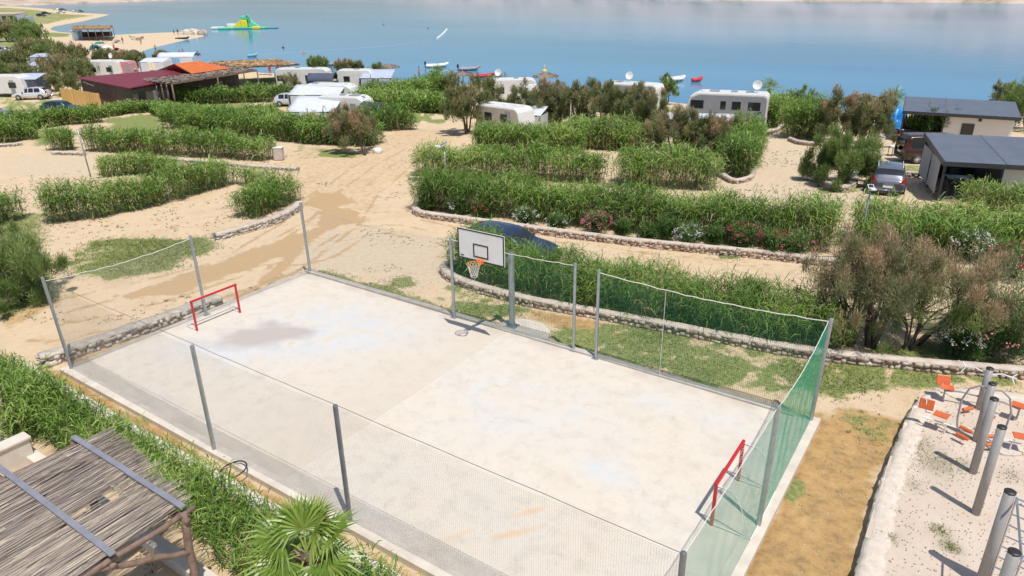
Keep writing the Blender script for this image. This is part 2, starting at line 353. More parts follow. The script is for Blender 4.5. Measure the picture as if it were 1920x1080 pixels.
def water():
    m, nt, b, out = newmat('sea_water')
    tc = N(nt, 'ShaderNodeTexCoord'); mp = N(nt, 'ShaderNodeMapping'); mp.inputs['Rotation'].default_value = (0, 0, -VA); mp.inputs['Scale'].default_value = (.35, 1, 1); nt.links.new(tc.outputs['Object'], mp.inputs[0])
    n = N(nt, 'ShaderNodeTexNoise', scale=.9, detail=8, rough=.65); nt.links.new(mp.outputs[0], n.inputs[0])
    n2 = N(nt, 'ShaderNodeTexNoise', scale=.012, detail=3); nt.links.new(mp.outputs[0], n2.inputs[0])
    nt.links.new(ramp(nt, n2.outputs[0], [(.35, (.065, .20, .35)), (.65, (.11, .275, .43))]), b.inputs['Base Color'])
    b.inputs['Roughness'].default_value = .9; b.inputs['Specular IOR Level'].default_value = 0.
    st = N(nt, 'ShaderNodeMapRange'); st.inputs[1].default_value = .35; st.inputs[2].default_value = .7; st.inputs[3].default_value = .12; st.inputs[4].default_value = .5; nt.links.new(n2.outputs[0], st.inputs[0])
    bn = N(nt, 'ShaderNodeBump'); bn.inputs['Distance'].default_value = .055; nt.links.new(st.outputs[0], bn.inputs['Strength']); n9 = N(nt, 'ShaderNodeTexNoise', scale=.16, detail=4, rough=.6); nt.links.new(mp.outputs[0], n9.inputs[0]); ma_ = N(nt, 'ShaderNodeMath', operation='MULTIPLY_ADD'); nt.links.new(n9.outputs[0], ma_.inputs[0]); ma_.inputs[1].default_value = 3.5; nt.links.new(n.outputs[0], ma_.inputs[2]); nt.links.new(ma_.outputs[0], bn.inputs['Height']); gl = N(nt, 'ShaderNodeBsdfGlossy'); gl.inputs['Roughness'].default_value = .07; gl.inputs['Color'].default_value = (.95, .97, 1, 1); nt.links.new(bn.outputs[0], gl.inputs['Normal'])
    lw_ = N(nt, 'ShaderNodeFresnel'); lw_.inputs['IOR'].default_value = 1.33; mr_ = N(nt, 'ShaderNodeMapRange'); mr_.inputs[4].default_value = .72; nt.links.new(lw_.outputs[0], mr_.inputs[0]); ms_ = N(nt, 'ShaderNodeMixShader')
    nt.links.new(mr_.outputs[0], ms_.inputs[0]); nt.links.new(b.outputs[0], ms_.inputs[1]); nt.links.new(gl.outputs[0], ms_.inputs[2]); nt.links.new(ms_.outputs[0], out.inputs[0])
    th = math.pi/2-YAW
    d = np.array([math.cos(th), math.sin(th)]); r = np.array([d[1], -d[0]]); o = CP[:2]
    V = [(*(o+d*a+r*c), SEA) for a, c in ((30, -3500), (30, 900), (4500, 3500), (4500, -3500))]
    tag(mesh('sea', V, [(0, 1, 2, 3)], m), kind='structure')
water()
def hills():
    px = [(-900, 13), (-300, 12), (-60, 11), (40, 10.5), (100, 8.5), (200, 5), (330, 0), (450, -4), (700, -7), (1000, -4), (1300, 0.5), (1440, 2), (1700, 4), (1920, 7), (2300, 12), (2900, 22)]
    hh = [6, 6, 6, 7, 8, 8, 7, 6, 10, 40, 46, 42, 44, 48, 50, 50]
    base = np.array([unp(u, v, SEA)[:2] for u, v in px]); t = np.linspace(0, len(px)-1, 420); k = np.arange(len(px))
    bx, by, H = np.interp(t, k, base[:, 0]), np.interp(t, k, base[:, 1]), np.interp(t, k, hh)
    dx, dy = bx-CP[0], by-CP[1]; L = np.hypot(dx, dy); dx /= L; dy /= L
    s = np.concatenate([[-.004, 0, .01, .03], np.linspace(.07, 1.5, 26)])
    V = []; 
    for i, q in enumerate(s):
        dist = q*420+(fbm(t*3, t*0, 1, 3, 5)-.5)*8
        X, Y = bx+dx*dist, by+dy*dist
        prof = SEA-.5+(1.6*min(1, max(q, 0)/.01)) + H*1.1*math.sin(min(1, max(0, q-.01)/1.0)*math.pi/2)**.8
        Z = prof+(fbm(X, Y, .012, 5, 9)-.5)*H*.5*min(1, max(0, q)*4)
        V.append(np.stack([X, Y, Z+0*X], 1))
    V = np.concatenate(V); n = len(t); i = np.arange(len(s)-1)[:, None]*n+np.arange(n-1)[None]; F = np.stack([i, i+1, i+n+1, i+n], -1).reshape(-1, 4)
    m, nt, b, out = newmat('bare_rock_hill'); tc = N(nt, 'ShaderNodeTexCoord')
    a = N(nt, 'ShaderNodeTexNoise', scale=.03, detail=10, rough=.7); nt.links.new(tc.outputs['Object'], a.inputs[0])
    nt.links.new(ramp(nt, a.outputs[0], [(.36, (.20, .19, .12)), (.46, (.45, .36, .27)), (.6, (.62, .50, .41)), (.8, (.5, .38, .3))]), b.inputs['Base Color']); b.inputs['Roughness'].default_value = 1
    tag(mesh('hills', V, [F], m, None, True), kind='structure')
hills()
# ------------------------------------------------------------------ court slab
def court():
    nx, ny = 400, 200; x = np.linspace(-.25, 20.0, nx); y = np.linspace(-.20, 9.72, ny); X, Y = np.meshgrid(x, y); X = X.ravel(); Y = Y.ravel()
    c = np.zeros((len(X), 4)); n = fbm(X, Y, .55, 5, 41); n2 = fbm(X, Y, 1.6, 5, 55)
    def g(cx, cy, rx, ry, a): 
        ca, sa = math.cos(a), math.sin(a); u = (X-cx)*ca+(Y-cy)*sa; v = -(X-cx)*sa+(Y-cy)*ca; return np.exp(-(u/rx)**2-(v/ry)**2)
    c[:, 0] = np.clip((g(3.1, 4.9, 1.7, .8, .85)*1.5-.2+(n2-.5)*1.8), 0, 1)*np.clip(g(3.1, 4.9, 2.3, 1.3, .85)*2, 0, 1)           # brown damp stain
    c[:, 1] = np.clip((g(4.6, 6.3, 3.2, 1.9, .6)*1.1+g(2.8, 3.3, 1.8, 1., .4)*.8+g(17.2, 8.3, 2.2, .6, .1)*.45+g(16.3, 4.6, .7, .5, 0)*.6+g(13, 6, 3, 2, 0)*.45-.1)*(n2*2.2-.4), 0, 1)  # bluish
    c[:, 2] = np.clip(((X > .2)&(X < 9.85))*np.clip(1-(9.85-X)/4, 0, 1)*.45*(.4+n)+((X > .2)&(X < 9.85))*.09, 0, 1)                   # dust by the joint
    rust = np.maximum(g(14.6, 1.0, .5, .12, 1.1), np.maximum(g(15.6, 1.7, .8, .15, .9), g(15.4, 2.3, .7, .12, 1.)))
    c[:, 3] = np.clip(rust*1.0*(n2+.2)-.3, 0, 1)
    ed = np.minimum(np.minimum(X+.25, 20.0-X), np.minimum(Y+.05, 9.5-Y)); c[:, 0] = np.maximum(c[:, 0]*.75, np.clip((.55-ed)*1.5, 0, 1)*np.clip(n2*2-.6, 0, 1)*.8)
    m, nt, b, out = newmat('court_concrete'); tc = N(nt, 'ShaderNodeTexCoord'); a = N(nt, 'ShaderNodeAttribute', attribute_name='cov'); sp = N(nt, 'ShaderNodeSeparateColor'); nt.links.new(a.outputs['Color'], sp.inputs[0])
    def noise(s, d=8, r=.65):
        q = N(nt, 'ShaderNodeTexNoise', scale=s, detail=d, rough=r); nt.links.new(tc.outputs['Object'], q.inputs[0]); return q.outputs[0]
    n1, n2_, n3 = noise(.45), noise(2.2), noise(11, 6, .75)
    col = ramp(nt, n1, [(.3, (.61, .54, .45)), (.45, (.655, .59, .50)), (.58, (.64, .59, .52)), (.7, (.60, .535, .455))])
    col = mix(nt, col, (.53, .48, .415), ramp(nt, n2_, [(.47, (0, 0, 0)), (.72, (.75, .75, .75))]))
    col = mix(nt, col, (.38, .36, .33), ramp(nt, n3, [(.57, (0, 0, 0)), (.72, (.5, .5, .5))]))
    col = mix(nt, col, (.56, .60, .64), sp.outputs[1]); col = mix(nt, col, (.56, .48, .39), sp.outputs[2]); col = mix(nt, col, (.42, .35, .30), sp.outputs[0])
    col = mix(nt, col, (.68, .42, .20), a.outputs['Alpha'])
    vo = N(nt, 'ShaderNodeTexVoronoi', feature='DISTANCE_TO_EDGE'); vo.inputs['Scale'].default_value = .9
    wp = N(nt, 'ShaderNodeMix'); wp.data_type = 'RGBA'; wp.inputs[0].default_value = .35; nt.links.new(tc.outputs['Object'], wp.inputs[6])
    nw = N(nt, 'ShaderNodeTexNoise', scale=2.5, detail=6); nt.links.new(tc.outputs['Object'], nw.inputs[0]); nt.links.new(nw.outputs['Color'], wp.inputs[7]); nt.links.new(wp.outputs[2], vo.inputs[0])
    mk = N(nt, 'ShaderNodeMath', operation='MULTIPLY'); nt.links.new(ramp(nt, vo.outputs[0], [(0, (.3, .3, .3)), (.015, (0, 0, 0))]), mk.inputs[0]); nt.links.new(ramp(nt, n2_, [(.5, (0, 0, 0)), (.6, (1, 1, 1))]), mk.inputs[1])
    col = mix(nt, col, (.40, .37, .34), mk.outputs[0])
    nt.links.new(col, b.inputs['Base Color']); b.inputs['Roughness'].default_value = .75; bump(nt, b, n3, .4, .01)
    i = np.arange(ny-1)[:, None]*nx+np.arange(nx-1)[None]; F = np.stack([i, i+1, i+nx+1, i+nx], -1).reshape(-1, 4)
    Z = np.where(np.abs(X-9.87) < .03, -.01, 0.)+(X > 9.87)*.006
    o = mesh('court_slab', np.stack([X, Y, Z], 1), [F], m, col=c); tag(o, 'pale stained concrete sports court slab inside the net fences', 'court', kind='structure')
    s = MB()
    for a_, b_ in (((-.25, -.20), (20.0, -.20)), ((20.0, -.20), (20.0, 9.72)), ((20.0, 9.72), (-.25, 9.72)), ((-.25, 9.72), (-.25, -.20))):
        s.add([(*a_, -.4), (*b_, -.4), (*b_, 0), (*a_, 0)], [(0, 1, 2, 3)])
    s.build('slab_edge', CONC, o)
    # raised kerb strips on three sides, pale border on the near and right side
    k = MB(); k.box(-.32, 9.50, 0.003, 7.0, 9.72, .09); k.box(7.02, 9.50, .003, 19.4, 9.72, .07); k.build('kerb', CONC, o, bevel=.01)
    k = MB(); k.box(-.42, -.24, -.3, 20.04, .10, .022); k.box(19.62, .103, -.3, 20.04, 9.80, .02); k.build('border_strip', CONCW, o, bevel=.015)
    k = MB(); k.box(-.36, .103, -.3, -.18, 9.72, .03); k.build('side_strip', CONC, o, bevel=.01)
    k = MB(); k.box(18.80, .1, .0015, 18.835, 9.5, .0035); k.build('saw_joint', mt('joint', (.4, .38, .34)), o)
court()
# footing of the hoop pole
f = MB(); f.slab([(9.3, 9.74), (11.4, 9.74), (11.15, 10.35), (10.6, 10.75), (9.9, 10.7), (9.4, 10.3)], -.3, .02); tag(f.build('concrete_footing', CONCW, bevel=.03), 'rough pale concrete footing poured round the foot of the hoop pole', 'footing')
# gym pad and rim
RIM = [(22.05, -3), (21.98, 0), (21.9, 4.1), (21.82, 7.5), (21.92, 10.2), (22.1, 12.4), (22.5, 13.0), (23.1, 13.35), (24.5, 13.9), (27, 14.4), (34, 15)]
def gympad():
    poly = RIM+[(34, -3)]
    xs, ys = np.meshgrid(np.linspace(21.6, 34, 150), np.linspace(-3, 15, 200)); X, Y = xs.ravel(), ys.ravel(); d = sdpoly(X, Y, poly)
    keep = (d > -.02).reshape(xs.shape); cov = np.zeros((len(X), 4)); n = fbm(X, Y, 1.3, 4, 77)
    tuft = np.zeros(len(X))
    for u, v, r in ((1715, 835, .5), (1745, 860, .55), (1700, 860, .35), (1660, 1000, .25), (1765, 992, .2), (1783, 1022, .2), (1720, 905, .25), (1900, 895, .3), (1800, 870, .3)):
        p = unp(u, v, .2); tuft = np.maximum(tuft, np.exp(-((X-p[0])**2+(Y-p[1])**2)/(r*r)))
    cov[:, 0] = np.clip(tuft*(n*2.0-.5), 0, 1)
    Z = .17+.03*(fbm(X, Y, 1.2, 3, 8)-.5)+.02*np.clip(1-d/.6, 0, 1)
    nx = xs.shape[1]; i = (np.arange(xs.shape[0]-1)[:, None]*nx+np.arange(nx-1)[None]); k = keep[:-1, :-1] & keep[1:, :-1] & keep[:-1, 1:] & keep[1:, 1:]
    F = np.stack([i, i+1, i+nx+1, i+nx], -1)[k]
    m, nt, b, out = newmat('gym_gravel'); tc = N(nt, 'ShaderNodeTexCoord'); a = N(nt, 'ShaderNodeAttribute', attribute_name='cov'); sp = N(nt, 'ShaderNodeSeparateColor'); nt.links.new(a.outputs['Color'], sp.inputs[0])
    def noise(s, d=6, r=.6):
        q = N(nt, 'ShaderNodeTexNoise', scale=s, detail=d, rough=r); nt.links.new(tc.outputs['Object'], q.inputs[0]); return q.outputs[0]
    n1, n3 = noise(1), noise(26, 5, .8)
    c = ramp(nt, n1, [(.3, (.56, .45, .36)), (.7, (.64, .54, .45))]); c = mix(nt, c, (.26, .2, .16), ramp(nt, n3, [(.58, (0, 0, 0)), (.7, (.7, .7, .7))]))
    c = mix(nt, c, (.85, .8, .74), ramp(nt, noise(40, 3, .8), [(.6, (0, 0, 0)), (.7, (.6, .6, .6))])); c = mix(nt, c, (.16, .17, .07), sp.outputs[0])
    nt.links.new(c, b.inputs['Base Color']); b.inputs['Roughness'].default_value = .95; bump(nt, b, n3, .7, .02)
    tag(mesh('gravel_pad', np.stack([X, Y, Z], 1), [F], m, None, True, col=cov), kind='structure')
gympad()
# ------------------------------------------------------------------ stone walls
def cube26():
    V = []; 
    for i in (-1, 0, 1):
        for j in (-1, 0, 1):
            for k in (-1, 0, 1):
                if i or j or k: V.append((i, j, k))
    idx = {v: i for i, v in enumerate(V)}; F = []
    for ax in range(3):
        for sg in (-1, 1):
            for a in (-1, 0):
                for b in (-1, 0):
                    q = []
                    for (da, db) in ((0, 0), (1, 0), (1, 1), (0, 1)):
                        p = [0, 0, 0]; p[ax] = sg; o = [x for x in range(3) if x != ax]; p[o[0]] = a+da; p[o[1]] = b+db; q.append(idx[tuple(p)])
                    F.append(q if (sg > 0) != (ax == 1) else q[::-1])
    V = np.array(V, float); V = V/np.linalg.norm(V, axis=1)[:, None]**.38
    return V, np.array(F)
CV, CFc = cube26()
def stones(pts, sizes, rots, seed=0):
    r = np.random.default_rng(seed); n = len(pts); V = np.repeat(CV[None], n, 0)*(1+r.uniform(-.17, .17, (n, 26, 1)))
    V = V*np.asarray(sizes)[:, None, :]; c, s = np.cos(rots)[:, None], np.sin(rots)[:, None]
    x, y = V[..., 0]*c-V[..., 1]*s, V[..., 0]*s+V[..., 1]*c
    V = np.stack([x, y, V[..., 2]], -1)+np.asarray(pts)[:, None]
    F = (CFc[None]+26*np.arange(n)[:, None, None]).reshape(-1, 4)
    return V.reshape(-1, 3), F, np.repeat(r.random(n), 26)
def resample(pl, step):
    pl = np.asarray(pl, float); L = np.concatenate([[0], np.cumsum(np.linalg.norm(np.diff(pl[:, :2], axis=0), axis=1))]); n = max(2, int(L[-1]/step)+1)
    t = np.linspace(0, L[-1], n); P = np.stack([np.interp(t, L, pl[:, k]) for k in range(pl.shape[1])], 1)
    d = np.gradient(P[:, :2], axis=0); d /= np.linalg.norm(d, axis=1)[:, None]+1e-9; return P, d, t
def stone_wall(label, pl, w=.38, h=.38, cap=True, mat=None, seed=0, capmat=None, dz=-.12, ss=.135):
    mat = mat or STONEP
    pl = np.array([(p[0], p[1], float(gz(p[0], p[1]))) for p in pl]); P, d, t = resample(pl, .35)
    # smooth the bends
    for _ in range(3): P[1:-1] = (P[:-2]+P[2:]+2*P[1:-1])/4
    th = thing('stone_wall', label, 'stone wall', tuple(P[len(P)//2])); o = np.array(th.location)
    nrm = np.stack([-d[:, 1], d[:, 0]], 1); V = []; F = []
    for i in range(len(P)):
        for a, z in ((-.42, dz), (-.42, h-.07), (.42, h-.07), (.42, dz)): V.append((*(P[i, :2]+nrm[i]*w*a), P[i, 2]+z))
    for i in range(len(P)-1):
        for k in range(4): F.append((i*4+k, i*4+(k+1) % 4, (i+1)*4+(k+1) % 4, (i+1)*4+k))
    F += [(0, 1, 2, 3), tuple(len(V)-4+k for k in (3, 2, 1, 0))]
    mesh('mortar', np.array(V)-o, F, MORTAR, th)
    r = np.random.default_rng(seed+5); Q, dq, tq = resample(P, ss*1.05); nq = np.stack([-dq[:, 1], dq[:, 0]], 1); pts = []; sz = []; ro = []
    rows = max(2, int(h/ss+.4))
    for side in (-1, 1):
        for k in range(rows):
            jit = r.uniform(-.6, .6, len(Q)); 
            p = Q.copy(); p[:, :2] += nq*side*w*.40+dq*jit[:, None]*ss; p[:, 2] += (k+.45)*h/rows-.02+r.uniform(-.03, .03, len(Q)); pts.append(p)
            s = r.uniform(.5, 1.55, (len(Q), 3))*[ss*.6, ss*.42, ss*.44]; sz.append(s); ro.append(np.arctan2(dq[:, 1], dq[:, 0])+r.uniform(-.25, .25, len(Q)))
    if not cap:
        for a in (-.15, .2):
            p = Q.copy(); p[:, :2] += nq*w*a; p[:, 2] += h-.04+r.uniform(-.03, .03, len(Q)); pts.append(p); sz.append(r.uniform(.8, 1.35, (len(Q), 3))*[ss*.55, ss*.5, ss*.3]); ro.append(np.arctan2(dq[:, 1], dq[:, 0])+r.uniform(-.4, .4, len(Q)))
    V, F, q = stones(np.concatenate(pts), np.concatenate(sz), np.concatenate(ro), seed); mesh('stones', V-o, [F], mat, th, False, rnd=q)
    if cap:
        C, dc, tc_ = resample(P, .11); nc = np.stack([-dc[:, 1], dc[:, 0]], 1); n = len(C); V = []
        ed = [fbm(tc_*2.2, tc_*0+seed+k*7, 1.5, 4, seed+k)-.5 for k in range(5)]
        for k, (a, z) in enumerate(((-.5, -.09), (-.52, -.02), (-.2, .012), (.2, .015), (.52, -.02), (.5, -.09))):
            e = ed[0] if a < 0 else ed[1]; q = C.copy(); q[:, :2] += nc*(w*(a+.30*e*np.sign(a)*(-1 if a < 0 else 1)))[:, None]; q[:, 2] += h+z+.035*ed[2+(k % 3)]; V.append(q)
        V = np.stack(V, 1).reshape(-1, 3); i = np.arange(n-1)[:, None]*6; k = np.arange(6)[None]; F = np.stack([i+k, i+(k+1) % 6, i+6+(k+1) % 6, i+6+k], -1).reshape(-1, 4)
        mesh('cap', V-o, [F, np.array([[0, 1, 2, 3, 4, 5], [6*n-1, 6*n-2, 6*n-3, 6*n-4, 6*n-5, 6*n-6]])], capmat or CONCP, th, False)
    return th
CONCS = mt('rough_pale_cap', (.62, .56, .48), (.36, .32, .27), 5, .95, bp=.04)
CONCR = mt('rough_white_rim', (.68, .60, .52), (.56, .48, .40), 6, .95, bp=.02)
MORTAR = mt('mortar', (.30, .24, .19), (.2, .16, .13), 6, .95, bp=.02)
CONCP = mt('pinkish_concrete_cap', (.60, .52, .45), (.47, .40, .34), 2.5, .9, bp=.02)
def PP(*px): return [tuple(at(u, v)[:2]) for u, v in px]
stone_wall('dry stone wall of big pale boulders between the court and the sandy track', PP((78, 686), (140, 668), (240, 632), (340, 597), (412, 570)), .46, .38, True, STONE, 1, capmat=CONCS, ss=.16)
stone_wall('short pale stone wall under the reeds left of the sandy junction', PP((405, 452), (462, 436), (520, 418), (556, 398), (562, 390)), .4, .4, True, STONE, 2)
stone_wall('long low pinkish stone wall in front of the flowering oleanders', PP((850, 392), (800, 390), (775, 397), (785, 407), (830, 413), (920, 425), (1050, 443), (1200, 462), (1440, 485), (1600, 505), (1760, 535)), .34, .36, True, STONEP, 3)
stone_wall('curving low stone wall along the reeds behind the court, running to the right edge', PP((880, 500), (838, 500), (828, 514), (850, 530), (900, 548), (1000, 574), (1100, 592), (1250, 620), (1400, 650), (1500, 668), (1600, 680), (1750, 695), (1920, 708), (2100, 716)), .34, .34, True, STONEP, 4)
stone_wall('small rounded stone wall at the reed hedge end beside the pale lane', PP((1350, 330), (1375, 346), (1408, 338), (1412, 320), (1408, 296)), .3, .3, True, STONEP, 5)
stone_wall('U-shaped stone wall round the green tamarisk left of the grey car', PP((1535, 308), (1536, 330), (1545, 350), (1575, 361), (1598, 354), (1604, 328)), .4, .38, True, STONEP, 6)
stone_wall('straight low stone wall between the grey car and the nearer cabin', PP((1606, 326), (1660, 330), (1722, 334)), .3, .4, True, STONEP, 7)
stone_wall('curved stone wall edging the lane beside the motor caravan', PP((1412, 246), (1440, 254), (1460, 246), (1472, 230)), .32, .35, True, STONEP, 8)
stone_wall('short stone wall at the front of the reeds by the beach path', PP((1480, 264), (1500, 272), (1540, 274)), .32, .32, True, STONEP, 9)
stone_wall('short stone kerb wall in the sandy lot beside the leftmost lamp post', PP((100, 290), (130, 291), (160, 292)), .3, .3, True, STONE, 10)
stone_wall('low stone wall at the left edge in front of the square hedge', PP((-60, 276), (0, 277), (42, 273)), .3, .3, True, STONE, 11)
stone_wall('pale kerb wall along the foot of the long hedge left of the junction', PP((320, 302), (400, 308), (480, 316), (560, 320)), .28, .25, True, STONE, 12)
stone_wall('tiny stone wall end poking out of the reeds beyond the solar lamp', PP((768, 338), (785, 340), (800, 338)), .3, .28, True, STONEP, 13)
# rim wall of the gym pad and white low walls at the near side
th = stone_wall('rough whitewashed rim wall holding the raised gym gravel', [(x+.22, y) for x, y in RIM[:6]]+[(x+.1, y-.15) for x, y in RIM[6:]], .46, .295, True, rndmat('white_rubble', [(0, (.55, .5, .45)), (1, (.82, .78, .72))], .9, .02, 12), 14, capmat=CONCR, ss=.13)
w = MB(); w.box(-2.2, -1.06, -.3, 17.5, -.64, .10); tag(w.build('low_wall', CONCW, bevel=.02), 'long low whitewashed wall parallel to the near edge of the court', 'wall')
w = MB(); w.box(1.5, -3.02, -.5, 16.5, -2.72, .16); tag(w.build('low_wall', CONCW, bevel=.02), 'low white wall in the sand between the reed roof and the near reeds', 'wall')
t = thing('parapet_wall', 'white parapet wall with cap at the left edge beside the reed roof', 'wall', (3.75, -2.85, 0))
w = MB(); w.box(-.15, -7, -.5, .15, 0, .6); w.build('wall_body', CONCW, t); w = MB(); w.box(-.2, -7.02, .603, .2, .05, .68); w.build('cap', CONCW, t, bevel=.02)
# ------------------------------------------------------------------ reeds
def blades(P, D, L, W, droop, seed=0, base_r=None, var=.25):
    """P base points, D unit directions, L lengths, W widths; two-segment tapering drooping blades"""
    r = np.random.default_rng(seed); n = len(P); L = np.asarray(L)*np.ones(n); W = np.asarray(W)*np.ones(n)
    side = np.stack([-D[:, 1], D[:, 0], np.zeros(n)], 1)+r.normal(0, .35, (n, 3)); side /= np.linalg.norm(side, axis=1)[:, None]
    mid = P+D*(L*.5)[:, None]; mid[:, 2] -= L*.05*droop
    tip = P+D*(L*.92)[:, None]; tip[:, 2] -= L*.42*droop*np.hypot(D[:, 0], D[:, 1])
    s = side*(W/2)[:, None]
    V = np.stack([P-s*.7, P+s*.7, mid+s, mid-s, tip], 1).reshape(-1, 3); b = np.arange(n)*5
    F4 = np.stack([b, b+1, b+2, b+3], 1); F3 = np.stack([b+3, b+2, b+4], 1)
    q = (base_r if base_r is not None else r.random(n)); q = np.clip(q+r.uniform(-var, var, n), 0, 1)
    return V, [F4, F3], np.repeat(q, 5)
class Bag:
    def __init__(s): s.V = []; s.F = {}; s.Q = []; s.n = 0
    def add(s, V, F, Q):
        s.V.append(V); s.Q.append(Q)
        for f in F: s.F.setdefault(f.shape[1], []).append(f+s.n)
        s.n += len(V)
    def build(s, name, mat, parent=None, loc=(0, 0, 0), smooth=False):
        V = np.concatenate(s.V)-np.array(loc); return mesh(name, V, [np.concatenate(a) for a in s.F.values()], mat, parent, smooth, rnd=np.concatenate(s.Q), loc=None if parent else loc)
HN = [100]
def clumpw(k, seed): return fbm(k*.35, k*0+seed*3.1, 1., 3, seed+2)
def reeds(label, pl, w, h, dens=1., mat=None, leafw=None, px=True, shift=0., bare=.35, up=.9, topvar=.18):
    """a row of giant reed: stalks with arching leaves"""
    h *= 1.02; w *= 1.08; dens *= 1.9; HN[0] += 1; seed = HN[0]; r = np.random.default_rng(seed)
    pl = PP(*pl) if px else pl
    pl = np.array([(p[0], p[1], 0) for p in pl]); P, d, t = resample(pl, .3); nrm = np.stack([-d[:, 1], d[:, 0]], 1); Lt = t[-1]
    mid = P[len(P)//2]; dist = math.hypot(mid[0]-CP[0], mid[1]-CP[1]); far = dist/28.
    lw = leafw or .029*max(1, far**.9)
    area = Lt*w; ns = int(area*46*dens/max(1, far**.9)); 
    k = r.uniform(0, len(P)-1.001, ns); i = k.astype(int); fr = (k-i)[:, None]
    base = P[i]*(1-fr)+P[i+1]*fr; off = r.uniform(-.5, .5, ns); wv = w*(.85+.3*fbm(k*.3, k*0+seed, 1., 2, seed))
    base[:, :2] += nrm[i]*((off*wv*(.7+.6*clumpw(k, seed)))+shift)[:, None]+d[i]*r.uniform(-.3, .3, ns)[:, None]; base[:, 2] = gz(base[:, 0], base[:, 1])-.03
    clump = fbm(base[:, 0], base[:, 1], .9, 3, seed); tone = fbm(base[:, 0], base[:, 1], .5, 3, seed+9)
    H = h*(.62+.74*clump)*(1-topvar*.5+topvar*r.random(ns)*1.3); H *= np.where(r.random(ns) < .03, 1.2, 1)
    edge = np.clip((.5-np.abs(off))*5, .0, 1); H *= .84+.16*edge
    lean = r.normal(0, .09, (ns, 2))+nrm[i]*(off*.25)[:, None]
    B = Bag()
    # stalks as thin blades
    D = np.concatenate([lean, np.ones((ns, 1))], 1); D /= np.linalg.norm(D, axis=1)[:, None]
    B.add(*blades(base, D, H, .014*max(1, far), 0, seed, np.where(r.random(ns) < bare, .06, .35), .08))
    nl = 9; tn = r.uniform(-.14, .10)
    for j in range(nl):
        f = (j+.6)/nl; f = .16+.84*f
        az = r.uniform(0, 2*math.pi, ns); el = r.uniform(.15, 1.3, ns)*(.65+.4*f)*up
        DD = np.stack([np.cos(az)*np.cos(el), np.sin(az)*np.cos(el), np.sin(el)], 1)
        PB = base+D*(H*(f-.08*r.random(ns)))[:, None]
        keep = r.random(ns) < (1 if f > .5 else max(.15, .95-bare*1.2))
        col = .34+.50*tone+tn+.2*(f-.5)+r.normal(0, .12, ns); dry = r.random(ns) < (bare*max(0, .75-f)+.03); col = np.where(dry, r.uniform(0, .16, ns), np.maximum(col, .2))
        LL = np.clip(h*.34, .34, .72)*r.uniform(.7, 1.25, ns)
        B.add(*blades(PB[keep], DD[keep], LL[keep], lw*r.uniform(.7, 1.3, keep.sum()), 1.35, seed+j, col[keep], .06))
    o = B.build('reed_hedge', mat or REED, None, (float(mid[0]), float(mid[1]), float(gz(mid[0], mid[1]))))
    return tag(o, label, 'reed hedge', 'reed hedges between the pitches')
reeds('long reed hedge on bare sand in the left middle, running up toward the junction', [(85, 418), (200, 402), (310, 378), (425, 344)], 1.5, 1.65)
reeds('reed clump standing on the short pale stone wall left of the junction', [(462, 410), (500, 393), (536, 372)], 1.6, 1.55, 1.1)
reeds('low loose reeds behind the long left hedge, right of the leftmost lamp post', [(190, 330), (260, 325), (330, 328)], 1.5, 1.35)
reeds('loose sparse reeds joining the wall clump to the hedge behind it', [(440, 350), (470, 345), (500, 352)], 1.2, 1.2, .6, REEDDRY)
reeds('straight dry-footed reed hedge behind the leftmost lamp post', [(175, 280), (290, 288), (400, 293), (508, 300)], 1.7, 1.85, 1., None, None, True, 0, .6)
reeds('small round reed clump left of the leftmost lamp post', [(100, 280), (125, 281), (140, 280)], 1.4, 1.9)
reeds('square reed clump at the left edge above the sandy lot', [(-60, 268), (0, 266), (34, 264)], 2.4, 2.1)
reeds('reed row running back along the lawn at the left', [(30, 245), (100, 236), (190, 228)], 2., 1.7)
reeds('long reed hedge in the left centre passing behind the leaning tamarisk', [(330, 238), (420, 250), (500, 256), (600, 268), (708, 272)], 2.2, 2.1)
reeds('reed hedge between two lawns in front of the thatched restaurant', [(205, 215), (290, 208), (330, 222)], 2., 1.3, .9)
reeds('reed hedge just in front of the thatched veranda', [(335, 196), (430, 192), (545, 188)], 2.2, 1.9, .9)
reeds('reeds left of the two awning caravans', [(310, 225), (400, 230), (520, 228)], 2.4, 1.7, .9)
reeds('reed hedge below the orange bamboo screen and red barbecue', [(130, 226), (200, 220), (270, 200)], 2.0, 1.15, .9)
reeds('tall dense reed bank right of the awning caravans, rear row', [(690, 196), (760, 186), (835, 170)], 2.6, 2.3)
reeds('tall dense reed bank right of the awning caravans, front row', [(665, 205), (750, 205), (860, 212)], 3., 2.1)
reeds('rounded bulging reed clump where the upper sandy lane begins', [(690, 240), (730, 243), (770, 240)], 3., 2.2)
reeds('reed bank in front of the beige-sided caravan', [(895, 280), (960, 282), (1040, 284), (1090, 284)], 2.4, 2.1)
reeds('bright reed mass under the dark tamarisk row', [(1060, 278), (1130, 272), (1200, 280)], 3.6, 2., 1., REEDDRY)
reeds('reed hedge behind the tilted solar lamp', [(785, 326), (880, 330), (1000, 334), (1130, 342)], 1.7, 1.9, 1., None, None, True, 0, .5)
reeds('short thick reed hedge facing the gap by the pale lane', [(1160, 344), (1250, 350), (1342, 352)], 1.9, 2.1, 1., None, None, True, 0, .5)
reeds('very long reed hedge behind the oleanders in the middle of the picture', [(790, 388), (900, 396), (1050, 412), (1200, 430), (1400, 452), (1560, 466)], 1.7, 1.95, 1.25, None, None, True, 0, .45)
reeds('reed hedge in front of the grey car, behind the brown tamarisk', [(1600, 455), (1700, 462), (1800, 470), (1960, 480)], 2.2, 1.75, 1.1)
reeds('reed bank against the terrace of the nearer cabin', [(1800, 398), (1860, 402), (1960, 408)], 1.8, 1.45, 1., REEDDRY)
